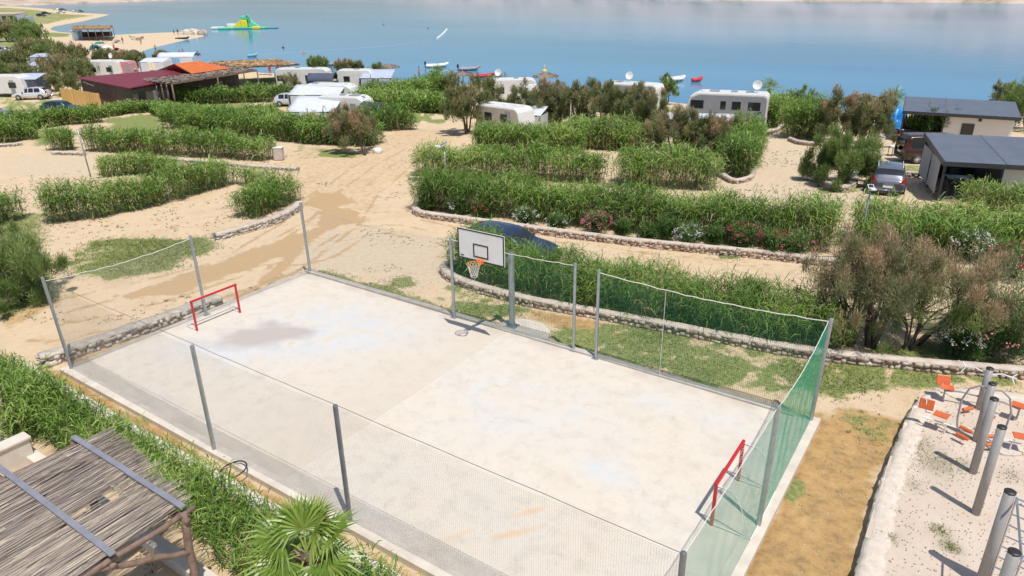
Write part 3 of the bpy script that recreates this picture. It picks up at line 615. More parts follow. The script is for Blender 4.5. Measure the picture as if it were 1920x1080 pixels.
reeds('tall reed hedge directly behind the basketball hoop and right fence', [(862, 505), (960, 535), (1080, 562), (1200, 585), (1350, 615), (1500, 640), (1570, 645)], 1.8, 1.6, 1.15, None, .024, True, .15, .25)
reeds('narrow reed clump inside the small rounded wall by the lane', [(1372, 334), (1392, 318), (1398, 290), (1395, 268)], 1.8, 2.2)
reeds('rounded reed bush right of the motor caravan', [(1430, 240), (1448, 234), (1460, 224)], 2.6, 2.5)
reeds('tall reed bush left of the brown tamarisks at the beach path', [(1495, 262), (1512, 256), (1530, 248)], 2.8, 3.1)
reeds('reed hedge in the near left foreground alongside the court', [(-3, -1.9), (-.5, -1.85), (3.5, -1.7), (8, -1.65), (12, -1.75), (16, -1.85)], 1.1, .98, 1.25, None, .026, False, 0, .3, 1.1, .3)
reeds('taller foreground reeds at the left edge above the white parapet', [(-5, -2.5), (-1, -2.4), (3, -2.25)], 1.5, 1.25, 1.1, None, .026, False, 0, .25, 1.1, .3)
reeds('shorter reed tufts at the left edge behind the long left hedge', [(-60, 420), (0, 420), (20, 408)], 1.6, 1.5)
reeds('reed hedge at the far left corner below the parked green car', [(60, 262), (0, 240), (-80, 236)], 1.4, 1.4)
# ------------------------------------------------------------------ tamarisks and other trees
TN = [500]
def tamarisk(label, u, v, h, r, mat=None, n=None, lean=(0, 0), name='tamarisk_tree', cat='tree', group='tamarisk trees', low=.35, xy=None, size=1.):
    TN[0] += 1; seed = TN[0]; g = np.random.default_rng(seed); rd = random.Random(seed)
    p = at(u, v) if xy is None else np.array([*xy, float(gz(*xy))]); dist = math.hypot(p[0]-CP[0], p[1]-CP[1]); far = max(1, dist/26)
    th = thing(name, label, cat, p, 0, group)
    tr = MB(); tips = []
    nst = rd.choice([3, 4, 5]) if h > 1.8 else 3
    for s in range(nst):
        a = 2*math.pi*(s+rd.random()*.7)/nst; sp = r*rd.uniform(.25, .6)
        b0 = Vector((math.cos(a)*.1, math.sin(a)*.1, -.05)); b1 = Vector((lean[0]*.35+math.cos(a)*sp*.35, lean[1]*.35+math.sin(a)*sp*.35, h*.28)); b2 = Vector((lean[0]*.7+math.cos(a)*sp*.8, lean[1]*.7+math.sin(a)*sp*.8, h*rd.uniform(.5, .62)))
        R0 = .035*h*rd.uniform(.5, .85)*.8; tr.tube([b0, b0.lerp(b1, .5)+Vector((rd.uniform(-.06, .06), rd.uniform(-.06, .06), 0)), b1, b1.lerp(b2, .55)+Vector((rd.uniform(-.08, .08)*h*.3, rd.uniform(-.08, .08)*h*.3, 0)), b2], [R0, R0*.85, R0*.7, R0*.5, R0*.35], 6)
        for q in range(6):
            st = [b1, b1.lerp(b2, .5), b2][q % 3]; aa = a+rd.uniform(-1.5, 1.5); rr = r*rd.uniform(.5, 1.1)
            e = Vector((lean[0]+math.cos(aa)*rr, lean[1]+math.sin(aa)*rr, h*rd.uniform(low, .98)*(1-.28*(rr/r)**2)))
            m_ = st.lerp(e, .5)+Vector((0, 0, .06*h)); tr.tube([st, m_, e], [R0*.4, R0*.25, R0*.1], 5, False); tips += [(e, 1.), (m_, .8)]
        tips.append((b2+Vector((0, 0, h*.2)), 1.))
    for q in range(int(6+r*3)):
        a = rd.uniform(0, 6.28); rr = r*math.sqrt(rd.random())*.85; zz = h*rd.uniform(.55, 1.0)*(1-.25*(rr/r)**2); tips.append((Vector((lean[0]+math.cos(a)*rr, lean[1]+math.sin(a)*rr, zz)), 1.))
    tr.build('trunk', BARK, th, True)
    T = np.array([list(a) for a, b in tips]); nt_ = len(T); n = n or int(26000*min(1, (h*r)/8)/far**1.25)+900
    tone = g.random(nt_); i = g.integers(0, nt_, n); cr = r*.15*g.uniform(.5, 1.3, nt_)[i]
    G = g.normal(0, 1, (n, 3)); G /= np.linalg.norm(G, axis=1)[:, None]; G *= (g.random(n)**.55)[:, None]
    Pt = T[i]+G*np.stack([cr, cr, cr*1.7], 1); Pt[:, 2] = np.maximum(Pt[:, 2], .12)
    D = G*.6+np.array([0, 0, 1.0])+g.normal(0, .45, (n, 3)); D /= np.linalg.norm(D, axis=1)[:, None]
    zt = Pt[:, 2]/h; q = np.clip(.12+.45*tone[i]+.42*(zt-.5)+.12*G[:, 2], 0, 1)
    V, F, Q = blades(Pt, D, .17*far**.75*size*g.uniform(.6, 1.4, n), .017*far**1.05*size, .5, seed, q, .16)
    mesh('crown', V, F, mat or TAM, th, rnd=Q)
    return th
tamarisk('big brown feathery tamarisk behind the right corner of the court, middle trunk', 1632, 650, 4.1, 2.2, TAMB, 26000, (.1, .3), low=.45)
tamarisk('brown tamarisk with thin upright trunk nearest the green corner net', 1590, 648, 3.9, 1.6, TAMB, 12000, (-.1, .5), low=.45)
tamarisk('leaning brown tamarisk to the right of the big one, branches reaching the right edge', 1715, 645, 3.5, 2.2, TAMB, 22000, (.8, .6), low=.45)
tamarisk('sparse tamarisk with olive crown between the brown trees and the pink oleanders', 1700, 655, 2.5, 1.7, TAMG, 12000, (.3, .2), low=.15)
tamarisk('brownish tamarisk leaning over the hedge left of the upper sandy lane', 684, 291, 3.6, 2.2, TAMB, 14000, (-1.7, .6))
tamarisk('tall olive tamarisk with bare trunks left of the beige-sided caravan', 876, 250, 4.6, 2.4, TAM, 13000)
tamarisk('bushy tamarisk right behind the tall olive one by the lane', 905, 215, 4.3, 2.2, TAM, 7000)
for i, (u, v, h, r, m, l) in enumerate([
    (985, 240, 4.5, 1.9, TAM, 'olive tamarisk rising over the beige-sided caravan'), (1030, 238, 4.7, 1.7, TAMB, 'brown-tipped tamarisk left of the thin pole among the dark row'),
    (1078, 243, 4.7, 2., TAM, 'tamarisk just right of the thin pole in the dark row'), (1130, 250, 5.2, 2.1, TAM, 'tallest tamarisk of the dark row, pointed twin tops'),
    (1178, 252, 5., 2., TAM, 'dark tamarisk standing before the white box camper'), (1216, 262, 4.6, 2., TAM, 'dark tamarisk at the right end of the white box camper'),
    (1262, 280, 3.5, 2.1, TAMB, 'brownish tamarisk in front of the white sheet between the caravans'), (1305, 285, 3.1, 2., TAM, 'tamarisk below the left window of the motor caravan'),
    (1345, 288, 3.0, 1.9, TAMB, 'brown-green tamarisk hiding the lower wall of the motor caravan'), (1378, 284, 2.4, 1.3, TAM, 'small tamarisk at the tail of the motor caravan')]):
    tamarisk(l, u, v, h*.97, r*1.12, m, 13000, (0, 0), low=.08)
tamarisk('small green pine-like tree behind the tamarisk row at the shore', 1250, 196, 3.6, 1.4, TAMG, 2600)
tamarisk('green tamarisk filling the U-shaped wall left of the grey car', 1578, 346, 3.3, 2.3, TAMG, 34000, low=.12)
tamarisk('brown tamarisk left of the two behind the beach path', 1568, 268, 4.4, 2.1, TAMB, 15000, low=.15)
tamarisk('olive tamarisk right of the two behind the beach path', 1622, 275, 4.1, 2.5, TAM, 16000, low=.15)
tamarisk('dark leaning tree against the sea above the tall reed bush', 1505, 232, 3.6, 1.5, TAMG, 3500, (-.4, .2))
tamarisk('thin pointed shrub top at the right behind the farther cabin', 1872, 215, 3.8, 1.2, TAM, 2500)
tamarisk('big light green shrub at the right edge behind the farther cabin', 1925, 245, 4.6, 3., TAMG, 9000, low=.1)
tamarisk('green shrub behind the terrace of the farther cabin', 1745, 262, 2.6, 2., OLE, 5000, low=.1, size=1.4)
tamarisk('lone rounded shore tamarisk right of the long thatched awning', 600, 150, 3.6, 1.9, TAMG, 3500)
tamarisk('brown shore tamarisk beside the small moored skiff', 650, 155, 3.7, 1.7, TAMB, 3500, low=.15)
tamarisk('narrow shore tamarisk in the middle of the shore row', 672, 155, 3.3, 1., TAM, 2200, low=.15)
tamarisk('low olive shore shrub left of the straw parasol', 695, 155, 2., 1., TAM, 1500, low=.15)
tamarisk('small green shore tree touching the straw parasol', 710, 152, 2.9, .9, TAMG, 1500, low=.2)
tamarisk('brown shore shrub under the straw parasol', 722, 156, 2.2, 1.1, TAMB, 1500, low=.15)
tamarisk('olive bush behind the right end of the thatched awning', 535, 150, 1.9, 1.3, TAM, 1500, low=.15)
tamarisk('sparse tamarisk bush beside the second straw parasol', 850, 175, 2.7, 1.4, TAM, 1800, low=.1)
tamarisk('tamarisk bush between the straw parasol and the beach campers', 935, 180, 2.8, 1.6, TAM, 2000, low=.1)
tamarisk('brown bush between the leftmost shore caravan and the awning tent', 545, 168, 2.2, 1.6, TAMB, 2000, low=.1)
for (u, v, h, r, m, l) in [
    (15, 78, 6, 7, TAM, 'widest olive tree clump at the upper left edge'), (55, 82, 6, 6, TAMG, 'light green tree above the dark cars at the left edge'), (40, 62, 5, 7, TAMG, 'far green tree below the long white beach house'),
    (95, 118, 4.5, 4.2, TAMG, 'bright green bush in the middle of the left camp'), (28, 128, 4, 4, TAM, 'olive tree left of the bright green bush'), (65, 112, 4.5, 4.5, TAM, 'dark olive tree above the bright green bush'),
    (130, 128, 5, 4.2, TAM, 'olive tree with brown tips left of the bright sand'), (145, 124, 4.6, 3.4, TAMB, 'brown-crowned tree standing out against the bright beach'), (108, 150, 4.6, 3.6, TAMB, 'brown tree behind the white car'),
    (140, 160, 4.6, 3.4, TAM, 'dark tree between the white car and the maroon roof'), (125, 178, 3.4, 2.8, TAM, 'low dark tree touching the orange bamboo screen'), (165, 150, 3.4, 3., TAM, 'tree at the left end of the white and red caravan'),
    (90, 172, 3.2, 2.4, TAM, 'bush right behind the white car bonnet'), (198, 120, 2.8, 2.8, TAM, 'tree above the white and red caravan'), (228, 122, 2.8, 2.6, TAMB, 'brown-green tree right of the beach umbrellas'),
    (252, 127, 3.2, 2.6, TAM, 'rightmost tree above the white and red caravan'), (305, 118, 2.4, 2., TAMB, 'small brown bush at the water above the orange roof'), (80, 104, 3.6, 3.6, TAMB, 'brown-tipped tree at the top edge of the sand path'), (45, 155, 3, 3., TAM, 'dark bush above the white caravan at left'), (5, 150, 3, 2.6, TAMG, 'green bush at the left edge above the white caravan')]:
    tamarisk(l, u, v, h*.9, r*.8, m, 3200, low=.1, group='trees of the left camp')
tamarisk('large olive bush at the left edge in front of the sandy track', 42, 562, 2.5, 1.9, TAMG, 26000, low=.06, name='tamarisk_bush', cat='bush')
tamarisk('lighter bush at the left edge behind the large olive one', -20, 520, 2.4, 1.8, TAMG, 12000, low=.06, name='tamarisk_bush', cat='bush')
# ------------------------------------------------------------------ oleanders
ON = [900]
def oleander(label, u, v, h, r, fl=None, nf=40, n=None, mat=None):
    ON[0] += 1; g = np.random.default_rng(ON[0]); p = at(u, v); th = thing('oleander_bush', label, 'flowering bush' if fl else 'bush', p, 0, 'oleander bushes')
    st = MB(); nb = 9; tips = []
    for k in range(nb):
        a = 6.28*k/nb+g.random(); rr = r*g.uniform(.2, .8); e = (math.cos(a)*rr, math.sin(a)*rr, h*g.uniform(.6, .92)); st.tube([(math.cos(a)*.05, math.sin(a)*.05, -.05), (e[0]*.5, e[1]*.5, e[2]*.55), e], [.02, .015, .008], 5, False); tips.append(e)
        tips.append((e[0]*.7, e[1]*.7, e[2]*.6)); tips.append((e[0]*1.1, e[1]*1.1, e[2]*.4))
    st.build('stems', BARK, th)
    T = np.array(tips); n = n or 2600; i = g.integers(0, len(T), n); G = g.normal(0, 1, (n, 3)); G /= np.linalg.norm(G, axis=1)[:, None]; P = T[i]+G*(r*.42*g.random(n)**.5)[:, None]; P[:, 2] = np.maximum(P[:, 2], .05)
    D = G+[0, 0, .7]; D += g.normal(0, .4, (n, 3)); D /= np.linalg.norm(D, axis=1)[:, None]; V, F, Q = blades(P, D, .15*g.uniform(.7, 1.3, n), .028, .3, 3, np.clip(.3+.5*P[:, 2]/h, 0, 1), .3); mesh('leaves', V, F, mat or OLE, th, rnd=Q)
    if fl:
        B = Bag(); k = nf; c = g.normal(0, 1, (k, 3)); c[:, 2] = np.abs(c[:, 2])*.8+.1; c /= np.linalg.norm(c, axis=1)[:, None]; C = c*[r*1.05, r*1.05, h*.5]+[0, 0, h*.45]
        for q in range(9):
            Pq = C+g.normal(0, .05, (k, 3)); Dq = c+g.normal(0, .7, (k, 3)); Dq /= np.linalg.norm(Dq, axis=1)[:, None]; B.add(*blades(Pq, Dq, .06*np.ones(k), .045, 0, q, g.random(k), .2))
        B.build('blossom', FLW[fl], th)
for a in [('round glossy oleander without flowers at the left end of the long wall', 800, 396, 1.5, .6), ('white oleander second from the left along the long wall', 862, 402, 1., .6, 'white', 28),
          ('red-pink oleander behind the hoop board', 905, 408, 1.1, .6, 'red', 26), ('white oleander right above the dark blue car', 985, 424, 1., .6, 'white', 40), ('small green oleander left of the reddest bush', 1045, 432, .9, .5, 'white', 10),
          ('oleander with many pink blooms in the middle of the long wall', 1120, 440, 1.2, .7, 'pink', 60), ('green oleander right of the many pink blooms', 1165, 448, 1., .55), ('low green oleander in the middle gap of the reeds', 1215, 452, .8, .5),
          ('taller yellow-green oleander in the middle gap of the reeds', 1250, 452, 1.2, .5), ('white-dotted oleander left of the magenta one', 1290, 460, 1., .65, 'white', 44), ('narrow yellow-green oleander left of the magenta one', 1338, 464, 1.1, .45),
          ('dark oleander with a magenta spray of flowers', 1395, 468, 1.3, .8, 'magenta', 55), ('oleander with few red flowers next to the magenta spray', 1450, 478, 1.2, .7, 'red', 24), ('green oleander with pinkish buds before the brown tamarisk', 1490, 485, 1.2, .7, 'pink', 14),
          ('white oleander in front of the reeds right of the brown tamarisk top', 1815, 488, 1.4, .8, 'white', 60), ('magenta oleander at the right edge by the track', 1900, 520, 1.4, 1., 'magenta', 60),
          ('large white-blooming oleander behind the low wall at right', 1790, 670, 1.4, .65, 'white', 75), ('dark oleander with pink clusters at the right edge', 1855, 668, 1.9, 1.1, 'pink', 45, 5000), ('tall green oleander at the right edge', 1908, 655, 2.2, 1.2, 'pink', 10, 6000),
          ('low green shrub in the net shadow below the reeds behind the fence', 1275, 607, .55, .5), ('pale pink bush in the reeds right of the fence top', 1405, 600, 1.5, .5, 'pink', 18)]:
    oleander(*a)
# ------------------------------------------------------------------ grass tufts and pebbles (uncountable)
def tufts():
    g = np.random.default_rng(4); dist = np.hypot(GX-CP[0], GY-CP[1]); m = (dist < 45) & (dist > 8) & (GC[:, 0] > .35) & (GZ > -2)
    idx = np.nonzero(m)[0]; w = (dist[idx]**2)*np.clip(GC[idx, 0]-.3, 0, 1); pick = g.choice(idx, 19000, p=w/w.sum()); s = dist[pick]*.004
    X = GX[pick]+g.normal(0, 1, len(pick))*s*3; Y = GY[pick]+g.normal(0, 1, len(pick))*s*3
    ok = sdpoly(X, Y, [(-.4, -.4), (20.3, -.4), (20.3, 9.95), (-.4, 9.95)]) < -.02; ok &= sdpoly(X, Y, RIM+[(34, -3)]) < -.25; X, Y = X[ok], Y[ok]
    B = Bag()
    for k in range(3):
        n = len(X); a = g.uniform(0, 6.28, n); e = g.uniform(.5, 1.3, n); D = np.stack([np.cos(a)*np.cos(e), np.sin(a)*np.cos(e), np.sin(e)], 1)
        P = np.stack([X+g.normal(0, .03, n), Y+g.normal(0, .03, n), gz(X, Y)-.02], 1); B.add(*blades(P, D, g.uniform(.05, .15, n), .012+.0004*dist[pick][ok], .6, k, g.random(n), .1))
    tag(B.build('grass', GRS), 'thin green and straw-coloured grass on the sandy ground round the court', 'grass', kind='stuff')
    m = (dist < 60) & (dist > 9) & (GC[:, 0] < .5) & (GZ > -2.2); m &= fbm(GX, GY, .45, 3, 91) > .52; idx = np.nonzero(m)[0]; pick = g.choice(idx, 7000, p=dist[idx]**2/np.sum(dist[idx]**2)); X = GX[pick]+g.normal(0, .1, 7000); Y = GY[pick]+g.normal(0, .1, 7000)
    ok = sdpoly(X, Y, [(-.5, -1.4), (20.4, -1.4), (20.4, 9.95), (-.5, 9.95)]) < -.02; ok &= sdpoly(X, Y, RIM+[(34, -3)]) < -.3; ok &= sdline(X, Y, P2((200, 560), (480, 490), (600, 420), (640, 370), (760, 260), (800, 230))) > 1.6; ok &= sdline(X, Y, P2((700, 400), (900, 440), (1200, 480), (1500, 500))) > 1.1; X, Y = X[ok], Y[ok]; B = Bag(); n = len(X); dd = dist[pick][ok]
    for k in range(4):
        a = g.uniform(0, 6.28, n); e = g.uniform(.1, 1.0, n); D = np.stack([np.cos(a)*np.cos(e), np.sin(a)*np.cos(e), np.sin(e)], 1); B.add(*blades(np.stack([X+g.normal(0, .04, n), Y+g.normal(0, .04, n), gz(X, Y)], 1), D, g.uniform(.05, .14, n), .014+.0006*dd, .6, k, np.where(g.random(n) < .5, .05, .8), .1))
    tag(B.build('dry_weeds', leafmat('dry_weed', [(0, (.16, .12, .07)), (.4, (.24, .19, .10)), (.7, (.17, .19, .07)), (1, (.30, .27, .14))])), 'scattered dry weeds on the bare sandy ground', 'weeds', kind='stuff')
    # weeds on the gym pad
    B = Bag()
    for u, v, r, n in ((1715, 835, .35, 260), (1745, 860, .4, 200), (1700, 860, .3, 160), (1662, 1003, .09, 260), (1763, 992, .1, 200), (1783, 1024, .09, 220), (1720, 905, .15, 60), (1903, 893, .12, 60), (1790, 872, .25, 90), (1680, 920, .1, 60), (1678, 955, .08, 60)):
        p = unp(u, v, .2); P = np.stack([p[0]+g.normal(0, r, n), p[1]+g.normal(0, r, n), np.full(n, .16)], 1); a = g.uniform(0, 6.28, n); e = g.uniform(.3, 1.3, n)
        D = np.stack([np.cos(a)*np.cos(e), np.sin(a)*np.cos(e), np.sin(e)], 1); B.add(*blades(P, D, g.uniform(.05, .13, n), .012, .7, 1, g.random(n), .1))
    tag(B.build('weeds', GRS), 'small weeds scattered over the gym gravel', 'weeds', kind='stuff')
    n = 2100; X = np.concatenate([g.uniform(20.4, 21.7, 200), g.uniform(7, 19.8, 900), g.uniform(-4, 7, 1000)]); Y = np.concatenate([g.uniform(-2, 14, 200), g.uniform(9.9, 12.5, 900), g.uniform(9.9, 15, 1000)])
    V, F, q = stones(np.stack([X, Y, gz(X, Y)+.0], 1), g.uniform(.006, .018, (n, 3)), g.uniform(0, 3, n), 4); tag(mesh('pebbles', V, [F], STONE, rnd=q), 'small pale pebbles scattered on the earth round the court', 'pebbles', kind='stuff')
    n = 700; k = g.integers(0, len(RIM)-1, n)
    n = 1500; X = g.uniform(22.3, 26, n); Y = g.uniform(1, 13, n); V, F, q = stones(np.stack([X, Y, np.full(n, .19)], 1), g.uniform(.006, .014, (n, 3)), g.uniform(0, 3, n), 5); tag(mesh('gravel', V, [F], STONE, rnd=q), 'loose grit on the gym pad', 'gravel', kind='stuff')
tufts()
# ------------------------------------------------------------------ court fences
def net(A, B, h0, h1, cell, rad, sag=0., seed=0, jit=.15):
    """knotted net between two poles: thin three-sided strands"""
    g = np.random.default_rng(seed); A = np.array(A, float); B = np.array(B, float); L = np.linalg.norm((B-A)[:2]); d = (B-A)/np.linalg.norm(B-A); nrm = np.array([-d[1], d[0], 0])
    nv = int(L/cell); nh = int((h1-h0)/cell); V = []; F = []
    def top(t): return h1-sag*4*t*(1-t)
    def strand(pts):
        pts = np.asarray(pts); n = len(pts); tv = np.gradient(pts, axis=0); tv /= np.linalg.norm(tv, axis=1)[:, None]
        u = np.cross(tv, nrm); u /= np.linalg.norm(u, axis=1)[:, None]+1e-9; b = sum(len(x) for x in V)
        ring = np.stack([pts+u*rad, pts-u*rad*.5+nrm*rad*.87, pts-u*rad*.5-nrm*rad*.87], 1).reshape(-1, 3); V.append(ring)
        i = np.arange(n-1)[:, None]*3; k = np.arange(3)[None]; F.append((np.stack([i+k, i+(k+1) % 3, i+3+(k+1) % 3, i+3+k], -1)+b).reshape(-1, 4))
    belly = lambda t, s: .03*math.sin(math.pi*t)*math.sin(math.pi*s)
    def wob(t, s, k): return (.016 if k == 0 else .002)*s*(1-s)*2*(math.sin(t*L*3.1+s*4+seed)+math.sin(t*L*7.7-s*6+2*seed)*.6)*(1-abs(2*t-1)**4)
    for i in range(nv+1):
        t = i/nv; w = [A+(B-A)*t+d*wob(t, s, 1)+nrm*(belly(t, s)+wob(t, s, 0))+np.array([0, 0, h0+(top(t)-h0)*s]) for s in (0, .2, .4, .6, .8, 1)]; strand(w)
    T = np.linspace(0, 1, 30)
    for j in range(nh+1):
        s = j/nh; strand([A+(B-A)*t+nrm*(belly(t, s)+wob(t, s, 0))+np.array([0, 0, h0+(top(t)-h0)*s-.02*math.sin(t*L*2.1+s*5)]) for t in T])
    return np.concatenate(V), np.concatenate(F)
def netobj(parent, A, B, h0, h1, cell, rad, mat, sag=0., seed=0, name='net'):
    V, F = net(A, B, h0, h1, cell, rad, sag, seed); return mesh(name, V-np.array(parent.location), [F], mat, parent)
def post(parent, p, h=3.0, w=.075, tilt=(0, 0), mat=None):
    m = MB(); o = Vector(p)-Vector(parent.location)
    for a, b, ww in ((0, h, w),):
        t = Vector((tilt[0], tilt[1], h)); m.tube([o, o+t], ww*.62, 12)
    m.box(o.x-.11, o.y-.11, o.z+.003, o.x+.11, o.y+.11, o.z+.018); m.lathe([(.0, 0), (w*.64, .0), (w*.5, .03), (.005, .04)], 12, (o.x+tilt[0], o.y+tilt[1], o.z+h))
    return m.build('post', mat or GALV, parent, False)
def rope(parent, A, B, sag, mat, r=.009, name='top_cord', wob=.02):
    A = Vector(A); B = Vector(B); g = random.Random(3); pts = []
    for i in range(25):
        t = i/24; p = A.lerp(B, t); p.z -= sag*4*t*(1-t)+g.uniform(-wob, wob)*(0 < i < 24); p -= Vector(parent.location); pts.append(p)
    return MB().tube(pts, r, 5).build(name, mat, parent)
NETG = mt('green_netting', (.05, .42, .24), (.04, .36, .20), 5, .6); NETB = mt('grey_netting', (.25, .245, .22), (.2, .195, .18), 5, .7); NETW = mt('white_cord', (.75, .73, .68), (.6, .58, .54), 20, .7)
NETD = mt('dark_cord', (.12, .12, .11), (.09, .09, .09), 20, .7); NETP = mt('dark_green_netting', (.02, .2, .11), (.015, .15, .09), 5, .7)
H = 3.0
def up(px): p = unp(px[0], px[1], 0.); return (p[0], p[1], 0.)
P1, P2_, P3, P4 = up((134, 692)), up((402, 843)), up((657, 978)), (19.8, -.03, 0.); P5, P6, P7, P8, P9, P10, P11 = [up(q) for q in ((1422, 985), (1520, 788), (1117, 672), (1075, 657), (852, 595), (582, 512), (387, 590))]
z3 = lambda p, dz=3.: (p[0], p[1], p[2]+dz)
fe = thing('court_fence', 'near fence of the court, grey posts with fine pale netting along the reeds', 'fence', P1)
post(fe, P1, 3.08, .075, (-.10, -.02)); post(fe, P2_, 3.0, .085); post(fe, P3, 3.0, .085, (0, 0), GALVD); post(fe, P4, 3.0, .085, (0, 0), GALVD)
for i, (a, b) in enumerate(((P1, P2_), (P2_, P3), (P3, P4))): netobj(fe, a, b, .04, 2.96, .047, .0012, NETB, .03, i)
rope(fe, z3(P1), z3(P4), 0, NETD, .006, wob=.012)
fe = thing('court_fence', 'right end fence of the court with vivid green netting and two grey posts', 'fence', P5)
post(fe, P5, 3.0, .09, (.02, .04)); post(fe, P6, 3.0, .09, (.05, .05))
netobj(fe, P4, P5, .03, 2.95, .05, .0015, NETG, .05, 5); netobj(fe, P5, P6, .03, 2.93, .05, .0022, NETG, .22, 6)
rope(fe, z3(P4, 2.97), z3(P5, 2.97), .04, NETW, .008); rope(fe, z3(P5, 2.95), z3(P6, 2.95), .22, NETW, .009)
fe = thing('court_fence', 'far right fence section with sagging white cord and dark net before the reeds', 'fence', P7)
post(fe, P7, 3.0, .08); netobj(fe, P7, P6, .03, 2.9, .055, .0026, NETP, .12, 7); rope(fe, z3(P7, 2.93), z3(P6, 2.96), .12, NETW, .014)
mid_ = Vector(P7).lerp(Vector(P6), .33); m = MB(); a = mid_-Vector(P7); m.tube([a+Vector((0, 0, .02)), a+Vector((0, 0, 2.85))], .008, 5); m.build('support_cord', NETW, fe)
fe = thing('court_fence', 'fence section with two grey posts on either side of the hoop pole', 'fence', P8)
post(fe, P8, 3.0, .08); post(fe, P9, 3.0, .085); netobj(fe, P9, P8, .03, 2.92, .055, .0022, NETP, .06, 8); rope(fe, z3(P9, 2.95), z3(P8, 2.95), .07, NETW, .012)
fe = thing('court_fence', 'far left corner fence by the sandy track, two posts and nearly invisible net', 'fence', P10)
post(fe, P10, 3.0, .09, (-.03, 0)); post(fe, P11, 3.0, .085, (-.03, 0)); netobj(fe, P10, P9, .03, 2.9, .06, .0016, CONC, .1, 9); netobj(fe, P11, P10, .03, 2.9, .06, .0012, CONC, .1, 10)
netobj(fe, P1, P11, .03, 2.93, .05, .0015, CONC, .1, 11); rope(fe, z3(P1, 3.), z3(P11, 2.95), .14, NETW, .012); rope(fe, z3(P11, 2.95), z3(P10, 2.95), .12, CONC, .006); rope(fe, z3(P10, 2.95), z3(P9, 2.92), .22, CONC, .006)
# ------------------------------------------------------------------ goals
def goal(label, x, y0, y1, s, dep, h):
    t = thing('goal', label, 'goal', (x, (y0+y1)/2, 0.006)); w = (y1-y0)/2; r = .04
    m = MB(); m.tube([(0, -w, 0), (0, -w, h)], r, 10); m.build('post', REDP, t); m = MB(); m.tube([(0, w, 0), (0, w, h)], r, 10); m.build('post', REDP, t)
    m = MB(); m.tube([(0, -w-r, h), (0, w+r, h)], r*1.02, 10); m.build('crossbar', REDP, t)
    m = MB()
    for y in (-w, w): m.tube([(0, y, h-.03), (s*dep*.42, y, h-.05), (s*dep*.58, y, h-.2), (s*dep, y, .03), (0, y, .03)], .014, 6)
    m.tube([(s*dep, -w, .03), (s*dep, w, .03)], .014, 6); m.build('back_frame', WTUBE, t)
    def tri(pts, n):                                   # netting lines between the frames
        pass
    m = MB(); prof = [(0, h-.05), (s*dep*.42, h-.07), (s*dep*.58, h-.22), (s*dep, .05)]
    for i in range(19):
        y = -w+2*w*i/18; m.tube([(a, y, b) for a, b in prof], .0022, 3, False)
    L = 15
    for k in range(1, L):
        q = k/L*3; j = int(q); f = q-j; a = prof[j][0]*(1-f)+prof[j+1][0]*f; b = prof[j][1]*(1-f)+prof[j+1][1]*f; m.tube([(a, -w, b), (a, w, b)], .0022, 3, False)
        for y in (-w, w): m.tube([(0, y, b), (a, y, b)], .0022, 3, False)
    m.build('goal_net', NETW, t); return t
goal('small red goal at the far left end of the court', .79, 3.77, 5.52, -1, .62, 1.1)
goal('small red goal at the right end against the green netting', 19.0, 4.22, 6.03, 1, .85, 1.1)
